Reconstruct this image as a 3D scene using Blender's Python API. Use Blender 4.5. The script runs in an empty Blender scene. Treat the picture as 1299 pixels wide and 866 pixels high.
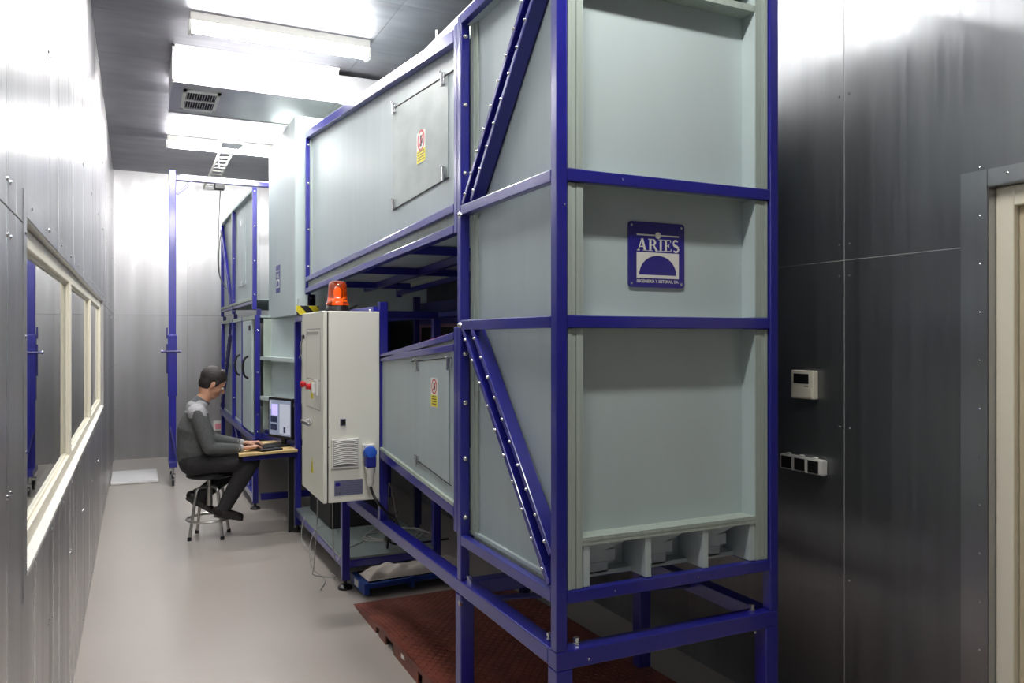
import bpy, math, random
from mathutils import Vector, Matrix
random.seed(7)
S = bpy.context.scene
COL = S.collection
PI = math.pi

# ------------------------------------------------------------ camera, world, exposure
cam_data = bpy.data.cameras.new('camera'); cam = bpy.data.objects.new('camera', cam_data); COL.objects.link(cam)
cam_data.sensor_width = 36.0
cam_data.lens = 36.0 * 1000.0 / 1299.0
cam_data.shift_y = -6.0 / 1299.0
cam_data.clip_start = 0.02
cam.location = (0, 0, 1.6)
YAW = math.atan(477.5 / 1000.0)
cam.rotation_euler = (PI / 2, 0, -YAW)
S.camera = cam
world = bpy.data.worlds.new('world'); S.world = world; world.use_nodes = True
world.node_tree.nodes['Background'].inputs[0].default_value = (0.5, 0.52, 0.55, 1)
world.node_tree.nodes['Background'].inputs[1].default_value = 0.02
S.view_settings.view_transform = 'Standard'; S.view_settings.look = 'None'
S.view_settings.exposure = 0.55; S.view_settings.gamma = 1.0; S.view_settings.use_curve_mapping = False
LAMP_POWER = 76.0
CEIL = 3.77

# ------------------------------------------------------------ materials
def lin(r, g, b):
    f = lambda v: ((v / 255 + 0.055) / 1.055) ** 2.4 if v > 10 else v / 255 / 12.92
    return (f(r), f(g), f(b), 1)
MATS = {}
def mat(name, col, rough=0.5, metal=0.0, coat=0.0, noise=None, bump=None, rvar=None, emit=None, spec=0.5, trans=0.0, aniso=0.0, perobj=0.0):
    """noise=(scale xyz, amount)  bump=(scale xyz, strength)  rvar=(scale xyz, amount)"""
    m = bpy.data.materials.new(name); m.use_nodes = True; nt = m.node_tree; b = nt.nodes['Principled BSDF']
    b.inputs['Base Color'].default_value = col; b.inputs['Roughness'].default_value = rough
    b.inputs['Metallic'].default_value = metal; b.inputs['Coat Weight'].default_value = coat
    b.inputs['Coat Roughness'].default_value = 0.12
    b.inputs['Specular IOR Level'].default_value = spec
    b.inputs['Transmission Weight'].default_value = trans
    if aniso:
        b.inputs['Anisotropic'].default_value = aniso; tg = nt.nodes.new('ShaderNodeTangent'); tg.direction_type = 'RADIAL'; tg.axis = 'Z'; nt.links.new(tg.outputs[0], b.inputs['Tangent'])
    if emit:
        b.inputs['Emission Color'].default_value = emit[0]; b.inputs['Emission Strength'].default_value = emit[1]
    tc = nt.nodes.new('ShaderNodeTexCoord')
    def noise_node(scale, detail=4):
        mp = nt.nodes.new('ShaderNodeMapping'); mp.inputs['Scale'].default_value = scale
        nt.links.new(tc.outputs['Object'], mp.inputs['Vector'])
        n = nt.nodes.new('ShaderNodeTexNoise'); n.inputs['Scale'].default_value = 1.0; n.inputs['Detail'].default_value = detail
        nt.links.new(mp.outputs[0], n.inputs['Vector']); return n
    if noise:
        n = noise_node(noise[0]); mx = nt.nodes.new('ShaderNodeMix'); mx.data_type = 'RGBA'
        a = noise[1]
        mx.inputs[6].default_value = (max(0, col[0] * (1 - a)), max(0, col[1] * (1 - a)), max(0, col[2] * (1 - a)), 1)
        mx.inputs[7].default_value = (min(1, col[0] * (1 + a)), min(1, col[1] * (1 + a)), min(1, col[2] * (1 + a)), 1)
        rg = nt.nodes.new('ShaderNodeMapRange'); rg.inputs[1].default_value = 0.3; rg.inputs[2].default_value = 0.7
        nt.links.new(n.outputs[0], rg.inputs[0]); nt.links.new(rg.outputs[0], mx.inputs[0]); nt.links.new(mx.outputs[2], b.inputs['Base Color'])
    if rvar:
        n = noise_node(rvar[0]); rg = nt.nodes.new('ShaderNodeMapRange')
        rg.inputs[1].default_value = 0.3; rg.inputs[2].default_value = 0.7
        rg.inputs[3].default_value = max(0, rough - rvar[1]); rg.inputs[4].default_value = min(1, rough + rvar[1])
        nt.links.new(n.outputs[0], rg.inputs[0]); nt.links.new(rg.outputs[0], b.inputs['Roughness'])
    if bump:
        n = noise_node(bump[0]); bp = nt.nodes.new('ShaderNodeBump'); bp.inputs['Strength'].default_value = bump[1]; bp.inputs['Distance'].default_value = 0.01
        nt.links.new(n.outputs[0], bp.inputs['Height']); nt.links.new(bp.outputs[0], b.inputs['Normal'])
    if perobj:                      # uneven reflection of slightly tilted sheets, put into the base colour
        oi = nt.nodes.new('ShaderNodeObjectInfo'); rg = nt.nodes.new('ShaderNodeMapRange'); rg.inputs[3].default_value = 1 - perobj; rg.inputs[4].default_value = 1 + perobj
        nt.links.new(oi.outputs['Random'], rg.inputs[0]); vm = nt.nodes.new('ShaderNodeVectorMath'); vm.operation = 'SCALE'
        src = b.inputs['Base Color'].links[0].from_socket if b.inputs['Base Color'].links else None
        if src: nt.links.new(src, vm.inputs[0])
        else: vm.inputs[0].default_value = col[:3]
        nt.links.new(rg.outputs[0], vm.inputs['Scale']); nt.links.new(vm.outputs[0], b.inputs['Base Color'])
    MATS[name] = m
    return m
STEEL = mat('galvanised_steel', (0.50, 0.505, 0.52, 1), 0.34, 0.93, noise=((9, 9, 0.7), 0.10), rvar=((30, 30, 0.5), 0.06), bump=((16, 16, 0.25), 0.05))
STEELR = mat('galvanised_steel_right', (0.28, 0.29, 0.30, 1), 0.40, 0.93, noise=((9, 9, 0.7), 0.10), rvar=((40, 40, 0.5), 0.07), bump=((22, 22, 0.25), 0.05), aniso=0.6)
STEELL = mat('galvanised_steel_left', (0.53, 0.52, 0.53, 1), 0.34, 0.9, noise=((5, 5, 0.3), 0.17), rvar=((14, 14, 0.3), 0.09), bump=((6, 6, 0.15), 0.12), aniso=0.5, perobj=0.12)
STEELC = mat('galvanised_ceiling', (0.32, 0.32, 0.35, 1), 0.50, 0.95, noise=((2, 6, 2), 0.12), rvar=((2, 20, 2), 0.05), bump=((1, 7, 1), 0.06), perobj=0.08)
DUCTM = mat('duct_steel', (0.62, 0.62, 0.63, 1), 0.38, 0.75, noise=((3, 3, 3), 0.08))
BACKR = mat('joint_edge_glint', (0.45, 0.45, 0.45, 1), 0.6, 0.0)  # light caught by the panel edges, painted as a pale joint colour
BACK = mat('dark_joint', (0.05, 0.05, 0.05, 1), 0.7)
FLOORM = mat('epoxy_floor', lin(170, 163, 155), 0.30, 0.0, noise=((1.0, 1.0, 1), 0.04))
BLUE = mat('blue_paint', lin(34, 34, 138), 0.30, 0.0, coat=0.6, noise=((5, 5, 5), 0.10))
BLUED = mat('blue_paint_dark', lin(34, 34, 110), 0.35, 0.0, coat=0.4, noise=((5, 5, 5), 0.10))
PANEL = mat('grey_green_panel', lin(184, 198, 197), 0.45, 0.0, noise=((2.2, 2.2, 1.2), 0.05), bump=((40, 40, 5), 0.02))
PANELW = mat('grey_panel_streaked', lin(166, 179, 181), 0.47, 0.0, noise=((14, 14, 1.2), 0.035), bump=((50, 50, 4), 0.03))
HATCHM = mat('scuffed_hatch', lin(162, 173, 171), 0.5, 0.0, noise=((6, 5, 9), 0.13))
PLY = mat('painted_ply_edge', lin(166, 178, 168), 0.6, 0.0, noise=((60, 60, 2), 0.10))
PLYD = mat('ply_groove', lin(112, 124, 112), 0.7)
CABM = mat('cabinet_grey', lin(232, 232, 220), 0.42, 0.0, noise=((2, 2, 2), 0.02))
CABG = mat('cabinet_gasket', lin(60, 60, 58), 0.7)
WHITE = mat('white_plastic', lin(225, 224, 218), 0.4)
CREAM = mat('cream_frame', lin(242, 236, 216), 0.4, noise=((4, 4, 1), 0.02))
CREAMD = mat('cream_door', lin(206, 194, 166), 0.45, noise=((3, 3, 1), 0.03))
BLACK = mat('black_plastic', lin(22, 22, 24), 0.4)
BLACKM = mat('black_matte', lin(16, 16, 18), 0.7)
CHROME = mat('bright_bolt', (0.72, 0.72, 0.74, 1), 0.22, 1.0)
TUBEM = mat('stool_metal', (0.50, 0.49, 0.47, 1), 0.33, 0.95)
RED = mat('red_button', lin(200, 24, 30), 0.35)
REDC = mat('red_checker_plate', lin(124, 66, 52), 0.5, 0.15, noise=((9, 9, 9), 0.25))
YEL = mat('yellow_print', lin(228, 214, 50), 0.5)
PINK = mat('pink_print', lin(226, 150, 160), 0.5)
BLUEP = mat('blue_plug', lin(30, 84, 190), 0.35)
PLATE = mat('rating_plate', lin(118, 122, 148), 0.4, 0.3, noise=((300, 300, 60), 0.15))
WOOD = mat('light_wood', lin(214, 186, 130), 0.5, noise=((30, 4, 30), 0.10))
CLOTH = mat('white_cloth', lin(205, 196, 186), 0.9, noise=((12, 12, 12), 0.06), bump=((30, 30, 30), 0.3))
TROLL = mat('trolley_blue', lin(20, 60, 140), 0.4)
SIGN = mat('sign_blue', lin(32, 26, 128), 0.3, coat=0.5)
SIGNW = mat('sign_white', lin(224, 222, 214), 0.45)
SHELFM = mat('shelf_sheet', lin(140, 152, 150), 0.18, 0.1, coat=0.4, noise=((3, 3, 3), 0.08))
CABLEG = mat('grey_cable', lin(150, 150, 146), 0.5)
GLASS = mat('window_glass', (0.85, 0.92, 0.88, 1), 0.0, trans=1.0)
MATS['window_glass'].node_tree.nodes['Principled BSDF'].inputs['IOR'].default_value = 1.5
LENS = mat('orange_beacon_lens', (0.95, 0.12, 0.008, 1), 0.08, trans=0.8, coat=0.5)
SKIN = mat('skin', lin(186, 138, 112), 0.5)
HAIR = mat('dark_hair', lin(34, 27, 25), 0.55, bump=((120, 120, 120), 0.5))
SWEAT = mat('charcoal_knit', lin(88, 90, 91), 0.9, noise=((60, 60, 60), 0.12), bump=((160, 160, 160), 0.4))
YOKE = mat('light_grey_knit', lin(165, 165, 168), 0.9, noise=((60, 60, 60), 0.08), bump=((160, 160, 160), 0.4))
TROUS = mat('dark_trousers', lin(40, 39, 42), 0.85, noise=((30, 30, 30), 0.12))
SHOE = mat('black_leather', lin(26, 22, 22), 0.3)
LAMP = mat('lamp_diffuser', (1, 1, 1, 1), 0.4, emit=((1.0, 0.978, 0.955, 1), LAMP_POWER))
SCREEN = mat('screen', lin(100, 110, 130), 0.3, emit=(lin(140, 148, 168), 0.45))
SCRW = mat('screen_white', lin(150, 156, 166), 0.3, emit=(lin(170, 174, 188), 0.5))
SCRP = mat('screen_violet', lin(150, 140, 220), 0.3, emit=(lin(170, 160, 240), 0.9))
SCRD = mat('screen_dark', lin(30, 36, 56), 0.3, emit=(lin(40, 44, 70), 0.5))
PLASTER = mat('next_room_wall', lin(120, 124, 120), 0.8)

# ------------------------------------------------------------ mesh builder
class MB:
    def __init__(s): s.v = []; s.f = []; s.mi = []; s.m = 0
    def add(s, vs, fs):
        o = len(s.v); s.v += [tuple(v) for v in vs]; s.f += [tuple(i + o for i in f) for f in fs]; s.mi += [s.m] * len(fs); return s
    def box(s, x0, x1, y0, y1, z0, z1):
        vs = [(x, y, z) for x in (x0, x1) for y in (y0, y1) for z in (z0, z1)]
        return s.add(vs, [(0, 1, 3, 2), (4, 6, 7, 5), (0, 4, 5, 1), (2, 3, 7, 6), (0, 2, 6, 4), (1, 5, 7, 3)])
    def hexa(s, p):
        """p: 8 points, bottom ring 0-3 and top ring 4-7"""
        return s.add(p, [(3, 2, 1, 0), (4, 5, 6, 7), (0, 1, 5, 4), (1, 2, 6, 5), (2, 3, 7, 6), (3, 0, 4, 7)])
    def bar(s, a, b, w, h, up=(0, 0, 1)):
        a = Vector(a); b = Vector(b); d = (b - a).normalized(); u = Vector(up); sd = d.cross(u).normalized(); u = sd.cross(d).normalized()
        p = []
        for q in (a, b):
            for i, j in ((-1, -1), (1, -1), (1, 1), (-1, 1)): p.append(q + sd * (i * w / 2) + u * (j * h / 2))
        return s.hexa(p)
    def tube(s, pts, r, n=8, cap=True):
        pts = [Vector(p) for p in pts]; rs = r if isinstance(r, (list, tuple)) else [r] * len(pts)
        d0 = (pts[1] - pts[0]).normalized(); u = Vector((0, 0, 1)) if abs(d0.z) < 0.9 else Vector((1, 0, 0)); u = (u - d0 * u.dot(d0)).normalized()
        vs = []
        for i, p in enumerate(pts):
            if i == 0: d = pts[1] - pts[0]
            elif i == len(pts) - 1: d = pts[-1] - pts[-2]
            else: d = (pts[i + 1] - pts[i]).normalized() + (pts[i] - pts[i - 1]).normalized()
            d = d.normalized(); u = (u - d * u.dot(d)).normalized(); w = d.cross(u)
            for k in range(n):
                t = 2 * PI * k / n; vs.append(p + (u * math.cos(t) + w * math.sin(t)) * rs[i])
        fs = [(i * n + k, i * n + (k + 1) % n, (i + 1) * n + (k + 1) % n, (i + 1) * n + k) for i in range(len(pts) - 1) for k in range(n)]
        if cap: fs += [tuple(range(n))[::-1], tuple((len(pts) - 1) * n + k for k in range(n))]
        return s.add(vs, fs)
    def dome(s, c, nrm, r, h=None, n=8):
        h = h or r * 0.6; c = Vector(c); z = Vector(nrm).normalized(); x = z.orthogonal().normalized(); y = z.cross(x); vs = []
        for rr, hh in ((1, 0), (0.85, 0.55), (0.45, 0.92)):
            for k in range(n):
                t = 2 * PI * k / n; vs.append(c + (x * math.cos(t) + y * math.sin(t)) * (r * rr) + z * (h * hh))
        vs.append(c + z * h)
        fs = [(i * n + k, i * n + (k + 1) % n, (i + 1) * n + (k + 1) % n, (i + 1) * n + k) for i in range(2) for k in range(n)]
        fs += [(2 * n + k, 2 * n + (k + 1) % n, 3 * n) for k in range(n)]
        return s.add(vs, fs)
    def lathe(s, c, prof, n=20, axis=(0, 0, 1)):
        c = Vector(c); z = Vector(axis).normalized(); x = z.orthogonal().normalized(); y = z.cross(x); vs = []
        for r, h in prof:
            for k in range(n):
                t = 2 * PI * k / n; vs.append(c + (x * math.cos(t) + y * math.sin(t)) * max(r, 1e-4) + z * h)
        fs = [(i * n + k, i * n + (k + 1) % n, (i + 1) * n + (k + 1) % n, (i + 1) * n + k) for i in range(len(prof) - 1) for k in range(n)]
        fs += [tuple(range(n))[::-1], tuple((len(prof) - 1) * n + k for k in range(n))]
        return s.add(vs, fs)
    def ball(s, c, r, n=12, m=8, sc=(1, 1, 1), rot=None):
        vs = []; c = Vector(c)
        for i in range(m + 1):
            a = PI * i / m
            for k in range(n):
                t = 2 * PI * k / n; v = Vector((math.sin(a) * math.cos(t) * sc[0], math.sin(a) * math.sin(t) * sc[1], math.cos(a) * sc[2])) * r
                if rot: v = rot @ v
                vs.append(c + v)
        fs = [(i * n + k, (i + 1) * n + k, (i + 1) * n + (k + 1) % n, i * n + (k + 1) % n) for i in range(m) for k in range(n)]
        return s.add(vs, fs)
    def prism(s, pts, fn, d0, d1):
        """pts 2-D outline, fn(u,v,d)->3D"""
        n = len(pts); vs = [fn(u, v, d0) for u, v in pts] + [fn(u, v, d1) for u, v in pts]
        fs = [tuple(range(n))[::-1], tuple(range(n, 2 * n))] + [(i, (i + 1) % n, n + (i + 1) % n, n + i) for i in range(n)]
        return s.add(vs, fs)

def wloc(o):
    v = Vector((0, 0, 0))
    while o: v += o.location; o = o.parent
    return v
def build(name, mb, m, parent=None, smooth=False, bevel=0, kind=None, label=None, loc=None):
    base = wloc(parent)
    off = Vector(loc) if (loc and not parent) else base
    me = bpy.data.meshes.new(name); me.from_pydata([tuple(Vector(v) - off) for v in mb.v], [], mb.f)
    for mm in (m if isinstance(m, (list, tuple)) else [m]): me.materials.append(mm)
    me.polygons.foreach_set('material_index', mb.mi)
    o = bpy.data.objects.new(name, me); COL.objects.link(o)
    if parent: o.parent = parent
    else: o.location = off
    me.validate()
    if smooth:
        me.polygons.foreach_set('use_smooth', [True] * len(me.polygons))
        if hasattr(me, 'set_sharp_from_angle'): me.set_sharp_from_angle(angle=0.7)
    if bevel:
        bv = o.modifiers.new('b', 'BEVEL'); bv.width = bevel; bv.segments = 2; bv.limit_method = 'ANGLE'; bv.angle_limit = 0.6
        bv.harden_normals = False
    if kind: o['kind'] = kind
    if label: o['label'] = label
    return o
def thing(name, loc, label, cat, group=None, kind=None):
    o = bpy.data.objects.new(name, None); COL.objects.link(o); o.location = loc; o.empty_display_size = 0.1
    o['label'] = label; o['category'] = cat
    if group: o['group'] = group
    if kind: o['kind'] = kind
    return o
def tag(o, label, cat, group=None):
    o['label'] = label; o['category'] = cat
    if group: o['group'] = group
    return o
def B(*a): return MB().box(*a)
def fix_normals(o):
    import bmesh
    bm = bmesh.new(); bm.from_mesh(o.data); bmesh.ops.recalc_face_normals(bm, faces=bm.faces); bm.to_mesh(o.data); bm.free()
def bake(o):
    """evaluate modifiers into the mesh"""
    dg = bpy.context.evaluated_depsgraph_get(); me = bpy.data.meshes.new_from_object(o.evaluated_get(dg)); o.modifiers.clear(); o.data = me
def spline(pts, n=8):
    P = [Vector(p) for p in pts]; P = [2 * P[0] - P[1]] + P + [2 * P[-1] - P[-2]]; out = []
    for i in range(1, len(P) - 2):
        for k in range(n):
            t = k / n; a, b, c, d = P[i - 1:i + 3]
            out.append(0.5 * (2 * b + (c - a) * t + (2 * a - 5 * b + 4 * c - d) * t * t + (3 * b - a - 3 * c + d) * t ** 3))
    out.append(P[-2]); return out

# ------------------------------------------------------------ room
XL, XR, YB, YF = -0.26, 2.50, 11.46, -3.0
fl = build('floor', B(XL - .1, XR + .1, YF - .1, YB + .1, -0.1, 0), FLOORM); fl['kind'] = 'structure'

def sub_rect(r, h):
    """rectangle r minus hole h as up to four rectangles (a0,a1,b0,b1)"""
    a0, a1, b0, b1 = r; c0, c1, d0, d1 = h
    if c0 >= a1 or c1 <= a0 or d0 >= b1 or d1 <= b0: return [r]
    out = []
    if c0 > a0: out.append((a0, c0, b0, b1)); a0 = c0
    if c1 < a1: out.append((c1, a1, b0, b1)); a1 = c1
    if d0 > b0: out.append((a0, a1, b0, d0))
    if d1 < b1: out.append((a0, a1, d1, b1))
    return out
def panel_wall(name, backing, seams_a, seams_b, place, hole, m, rivet_place, gap=0.0015, back=None):
    w = build(name, backing, back or BACK); w['kind'] = 'structure'
    riv = MB()
    for i in range(len(seams_a) - 1):
        for j in range(len(seams_b) - 1):
            r = (seams_a[i] + gap, seams_a[i + 1] - gap, seams_b[j] + gap, seams_b[j + 1] - gap)
            mb = MB(); rs = sub_rect(r, hole) if hole else [r]
            for q in rs: place(mb, q)
            build('panel', mb, m, w)
            for a in (r[0] + .022, r[1] - .022):
                n = max(2, int((r[3] - r[2]) / 0.55) + 1)
                for k in range(n):
                    b = r[2] + .06 + (r[3] - r[2] - .12) * k / (n - 1)
                    if hole and hole[0] - .03 < a < hole[1] + .03 and hole[2] - .03 < b < hole[3] + .03: continue
                    rivet_place(riv, a, b)
    build('rivets', riv, CHROME, w, kind='stuff')
    return w
# left wall with window opening
WY0, WY1, WZ0, WZ1 = 2.42, 7.93, 0.985, 1.915
def mbx(x0, x1):
    return lambda mb, q: mb.box(x0, x1, q[0], q[1], q[2], q[3])
bk = MB()
for q in sub_rect((YF, YB, 0, CEIL), (WY0, WY1, WZ0, WZ1)): bk.box(XL - .10, XL - .0008, *q)
seamsL = [YF, -1.65, -.72, .22, 1.165, 2.107, 3.03, 3.98, 4.90, 5.85, 6.80, 7.75, 8.70, 9.65, 10.6, YB]
wl = panel_wall('wall_left', bk, seamsL, [0, 1.892, CEIL], mbx(XL - .004, XL), (WY0, WY1, WZ0, WZ1), STEELL,
                lambda mb, a, b: mb.dome((XL, a, b), (1, 0, 0), .0062, .004, 8), gap=.003)
# right wall with door opening
DY0, DY1, DZ = 0.70, 1.646, 2.09
bk = MB()
for q in sub_rect((YF, YB, 0, CEIL), (DY0, DY1, -1, DZ)): bk.box(XR + .0012, XR + .10, *q)
seamsR = [YF, -1.6, -.6, .3, 1.26, 2.221, 3.18, 4.14, 5.1, 6.06, 7.02, 7.98, 8.94, 9.9, 10.8, YB]
wr = panel_wall('wall_right', bk, seamsR, [0, 1.899, CEIL], mbx(XR, XR + .004), (DY0, DY1, -1, DZ), STEELR,
                lambda mb, a, b: mb.dome((XR, a, b), (-1, 0, 0), .0055, .003, 6), gap=0.0018, back=BACKR)
STEELB = mat('galvanised_steel_back', (0.52, 0.52, 0.53, 1), 0.44, 0.92, noise=((5, 5, 0.6), 0.10), rvar=((12, 12, 0.5), 0.08), bump=((16, 16, 0.25), 0.04), aniso=0.5, perobj=0.05)
wb = panel_wall('wall_back', B(XL - .1, XR + .1, YB + .001, YB + .1, 0, CEIL), [XL, .632, 1.56, XR], [0, 1.885, CEIL],
                lambda mb, q: mb.box(q[0], q[1], YB, YB + .004, q[2], q[3]), None, STEELB, lambda mb, a, b: mb.dome((a, YB, b), (0, -1, 0), .006, .003, 6))
wf = panel_wall('wall_front', B(XL - .1, XR + .1, YF - .1, YF - .004, 0, CEIL), [XL, .65, 1.57, XR], [0, 1.89, CEIL],
                lambda mb, q: mb.box(q[0], q[1], YF - .004, YF, q[2], q[3]), None, STEEL, lambda mb, a, b: mb.dome((a, YF, b), (0, 1, 0), .006, .003, 6))
ce = build('ceiling', B(XL - .1, XR + .1, YF - .1, YB + .1, CEIL + .004, CEIL + .1), BACK); ce['kind'] = 'structure'
ys = [YF] + [4.97 - .9 * k for k in range(8, 0, -1)] + [4.97 + .9 * k for k in range(0, 8)] + [YB]
for i in range(len(ys) - 1):
    for a, b in ((XL, 1.573), (1.573, XR)):
        build('panel', B(a + .0015, b - .0015, ys[i] + .0015, ys[i + 1] - .0015, CEIL, CEIL + .004), STEELC, ce)

# window: trim flange, reveal, cream frame, three panes
t = MB(); X1 = XL + .0025
t.box(XL, X1, WY0 - .065, WY0, WZ0 - .065, WZ1 + .065); t.box(XL, X1, WY1, WY1 + .065, WZ0 - .065, WZ1 + .065)
t.box(XL, X1, WY0, WY1, WZ1, WZ1 + .065); t.box(XL, X1, WY0, WY1, WZ0 - .065, WZ0 - .0)
t.box(XL - .06, XL, WY0, WY0 + .003, WZ0, WZ1); t.box(XL - .06, XL, WY1 - .003, WY1, WZ0, WZ1); t.box(XL - .06, XL, WY0 + .003, WY1 - .003, WZ1 - .003, WZ1)
tr = build('trim_1', t, STEELL); tr['kind'] = 'structure'
rv = MB()
for k in range(12):
    y = WY0 + .1 + k * .48
    rv.dome((X1, y, WZ1 + .035), (1, 0, 0), .0065, .003, 6); rv.dome((X1, y + .1, WZ0 - .04), (1, 0, 0), .0065, .003, 6)
for z in (1.02, 1.3, 1.6, 1.87): rv.dome((X1, WY0 - .035, z), (1, 0, 0), .0065, .003, 6)
build('rivets', rv, CHROME, tr, kind='stuff')
sill = MB(); sill.hexa([(XL - .05, WY0, WZ0 - .003), (XL + .004, WY0, WZ0 - .012), (XL + .004, WY1, WZ0 - .012), (XL - .05, WY1, WZ0 - .003),
                        (XL - .05, WY0, WZ0 + .012), (XL + .004, WY0, WZ0 + .0), (XL + .004, WY1, WZ0 + .0), (XL - .05, WY1, WZ0 + .012)])
win = bpy.data.objects.new('window_1', None); COL.objects.link(win); win.location = (XL - .06, 5.2, WZ0); win['kind'] = 'structure'
build('window_sill', sill, WHITE, win)
fr = MB(); fa, fb_ = XL - .09, XL - .022
fr.box(fa, fb_, WY0, WY1, WZ0 + .004, WZ0 + .055); fr.box(fa, fb_, WY0, WY1, WZ1 - .06, WZ1 - .004)
fr.box(fa, fb_, WY0, WY0 + .05, WZ0 + .05, WZ1 - .05); fr.box(fa, fb_, WY1 - .06, WY1, WZ0 + .05, WZ1 - .05)
for y in (4.27, 6.14): fr.box(fa, fb_, y, y + .12, WZ0 + .05, WZ1 - .05)
# stepped inner bead
ed = [(WY0 + .05, 4.27), (4.39, 6.14), (6.26, WY1 - .06)]
build('window_frame', fr, CREAM, win, bevel=.004)
for a, b in ed:
    bd = MB(); x0, x1 = XL - .060, XL - .034
    bd.box(x0, x1, a, b, WZ0 + .053, WZ0 + .064); bd.box(x0, x1, a, b, WZ1 - .071, WZ1 - .058)
    bd.box(x0, x1, a, a + .010, WZ0 + .07, WZ1 - .068); bd.box(x0, x1, b - .010, b, WZ0 + .07, WZ1 - .068)
    build('glazing_bead', bd, CREAM, win)
    build('pane', B(XL - .046, XL - .041, a + .002, b - .002, WZ0 + .055, WZ1 - .052), GLASS, win)
# dim neighbouring room seen through the window
nr = MB(); nr.box(-2.7, -2.6, 1.2, 9.4, 0, 2.6); nr.box(-2.6, XL - .1, 1.1, 1.2, 0, 2.6); nr.box(-2.6, XL - .1, 9.4, 9.5, 0, 2.6)
nr.box(-2.7, XL - .1, 1.1, 9.5, -.1, 0); nr.box(-2.7, XL - .1, 1.1, 9.5, 2.6, 2.7)
o = build('wall_beyond_window', nr, PLASTER); o['kind'] = 'structure'

# door in the right wall
t = MB(); w_ = .09
t.box(XR - .005, XR, DY1, DY1 + w_, 0, DZ + w_ * .6); t.box(XR - .003, XR, DY0 - w_, DY0, 0, DZ + w_ * .6); t.box(XR - .003, XR, DY0, DY1, DZ, DZ + w_ * .6)
t.box(XR, XR + .055, DY1 - .003, DY1, 0, DZ); t.box(XR, XR + .055, DY0, DY0 + .003, 0, DZ); t.box(XR, XR + .055, DY0 + .003, DY1 - .003, DZ - .003, DZ)
tr2 = build('trim_2', t, mat('trim_steel', (0.40, 0.41, 0.42, 1), 0.33, 0.93, noise=((9, 9, 0.7), 0.10))); tr2['kind'] = 'structure'
rv = MB()
for k in range(14): rv.dome((XR - .003, DY1 + .025, .1 + k * .158), (-1, 0, 0), .0055, .003, 6)
for k in range(6): rv.dome((XR - .003, DY0 + .08 + k * .16, DZ + .03), (-1, 0, 0), .0055, .003, 6)
build('rivets', rv, CHROME, tr2, kind='stuff')
dr = bpy.data.objects.new('door_1', None); COL.objects.link(dr); dr.location = (XR + .05, (DY0 + DY1) / 2, 0); dr['kind'] = 'structure'
d = MB(); xa, xb = XR + .035, XR + .10
d.box(xa, xb, DY1 - .062, DY1 - .004, 0, DZ - .004); d.box(xa, xb, DY0 + .004, DY0 + .10, 0, DZ - .004); d.box(xa, xb, DY0 + .10, DY1 - .062, DZ - .07, DZ - .004)
build('door_frame', d, CREAM, dr, bevel=.004)
build('door_leaf', B(XR + .062, XR + .10, DY0 + .102, DY1 - .064, .01, DZ - .072), CREAMD, dr)
h = MB(); h.tube([(XR + .06, 1.0, 1.05), (XR + .01, 1.0, 1.05), (XR + .01, .9, 1.05)], .009, 8); build('door_handle', h, CHROME, dr, True)

# ------------------------------------------------------------ lights
def ceiling_lamp(y, label, x0=.32, L=1.24):
    g = thing('ceiling_lamp', (x0 + L / 2, y, CEIL), label, 'light', 'white batten lamps on the ceiling')
    build('lamp_base', B(x0 + .01, x0 + L - .01, y - .060, y + .060, 3.714, CEIL), WHITE, g)
    for a in (x0, x0 + L - .02): build('end_cap', B(a, a + .02, y - .05, y + .05, 3.645, 3.722), WHITE, g)
    n = 8; pr = []
    for k in range(n + 1):
        t = PI * k / n; pr.append((math.cos(t) * .052, -math.sin(t) * .072))
    mb = MB(); mb.prism([(a, b + 3.720) for a, b in pr], lambda u, v, d: (d, y + u, v), x0 + .02, x0 + L - .02)
    o = build('diffuser', mb, LAMP, g); fix_normals(o)
    for f in o.data.polygons: f.use_smooth = False
ceiling_lamp(5.72, 'white ceiling batten lamp, the nearer and larger of the two visible')
ceiling_lamp(9.30, 'white ceiling batten lamp farther off, above the gantry and behind the duct', .30)
ceiling_lamp(7.55, 'white ceiling batten lamp right behind the air duct, hidden by it', .28)
ceiling_lamp(3.60, 'white ceiling batten lamp just above the picture, over the aisle')
ceiling_lamp(1.45, 'white ceiling batten lamp overhead, above the camera')

# ------------------------------------------------------------ tunnel helper
def post(x0, y0, z0, z1, w, g, m=BLUE, name='post'): return build(name, B(x0, x0 + w, y0, y0 + w, z0, z1), m, g, bevel=.004)
def beam(a, b, w, h, g, m=BLUE, name='rail', up=(0, 0, 1)): return build(name, MB().bar(a, b, w, h, up), m, g, bevel=.0035)
def bolts(lst, g, r=.008, hh=.008):
    mb = MB()
    for c, n in lst: mb.dome(c, n, r, hh, 8)
    build('bolts', mb, CHROME, g, kind='stuff', smooth=True)
A = 1.20                                        # plane of the aisle-side faces
FY, RY, RX = 2.187, 3.04, 2.127                 # near corner section extents
T = .04

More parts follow.
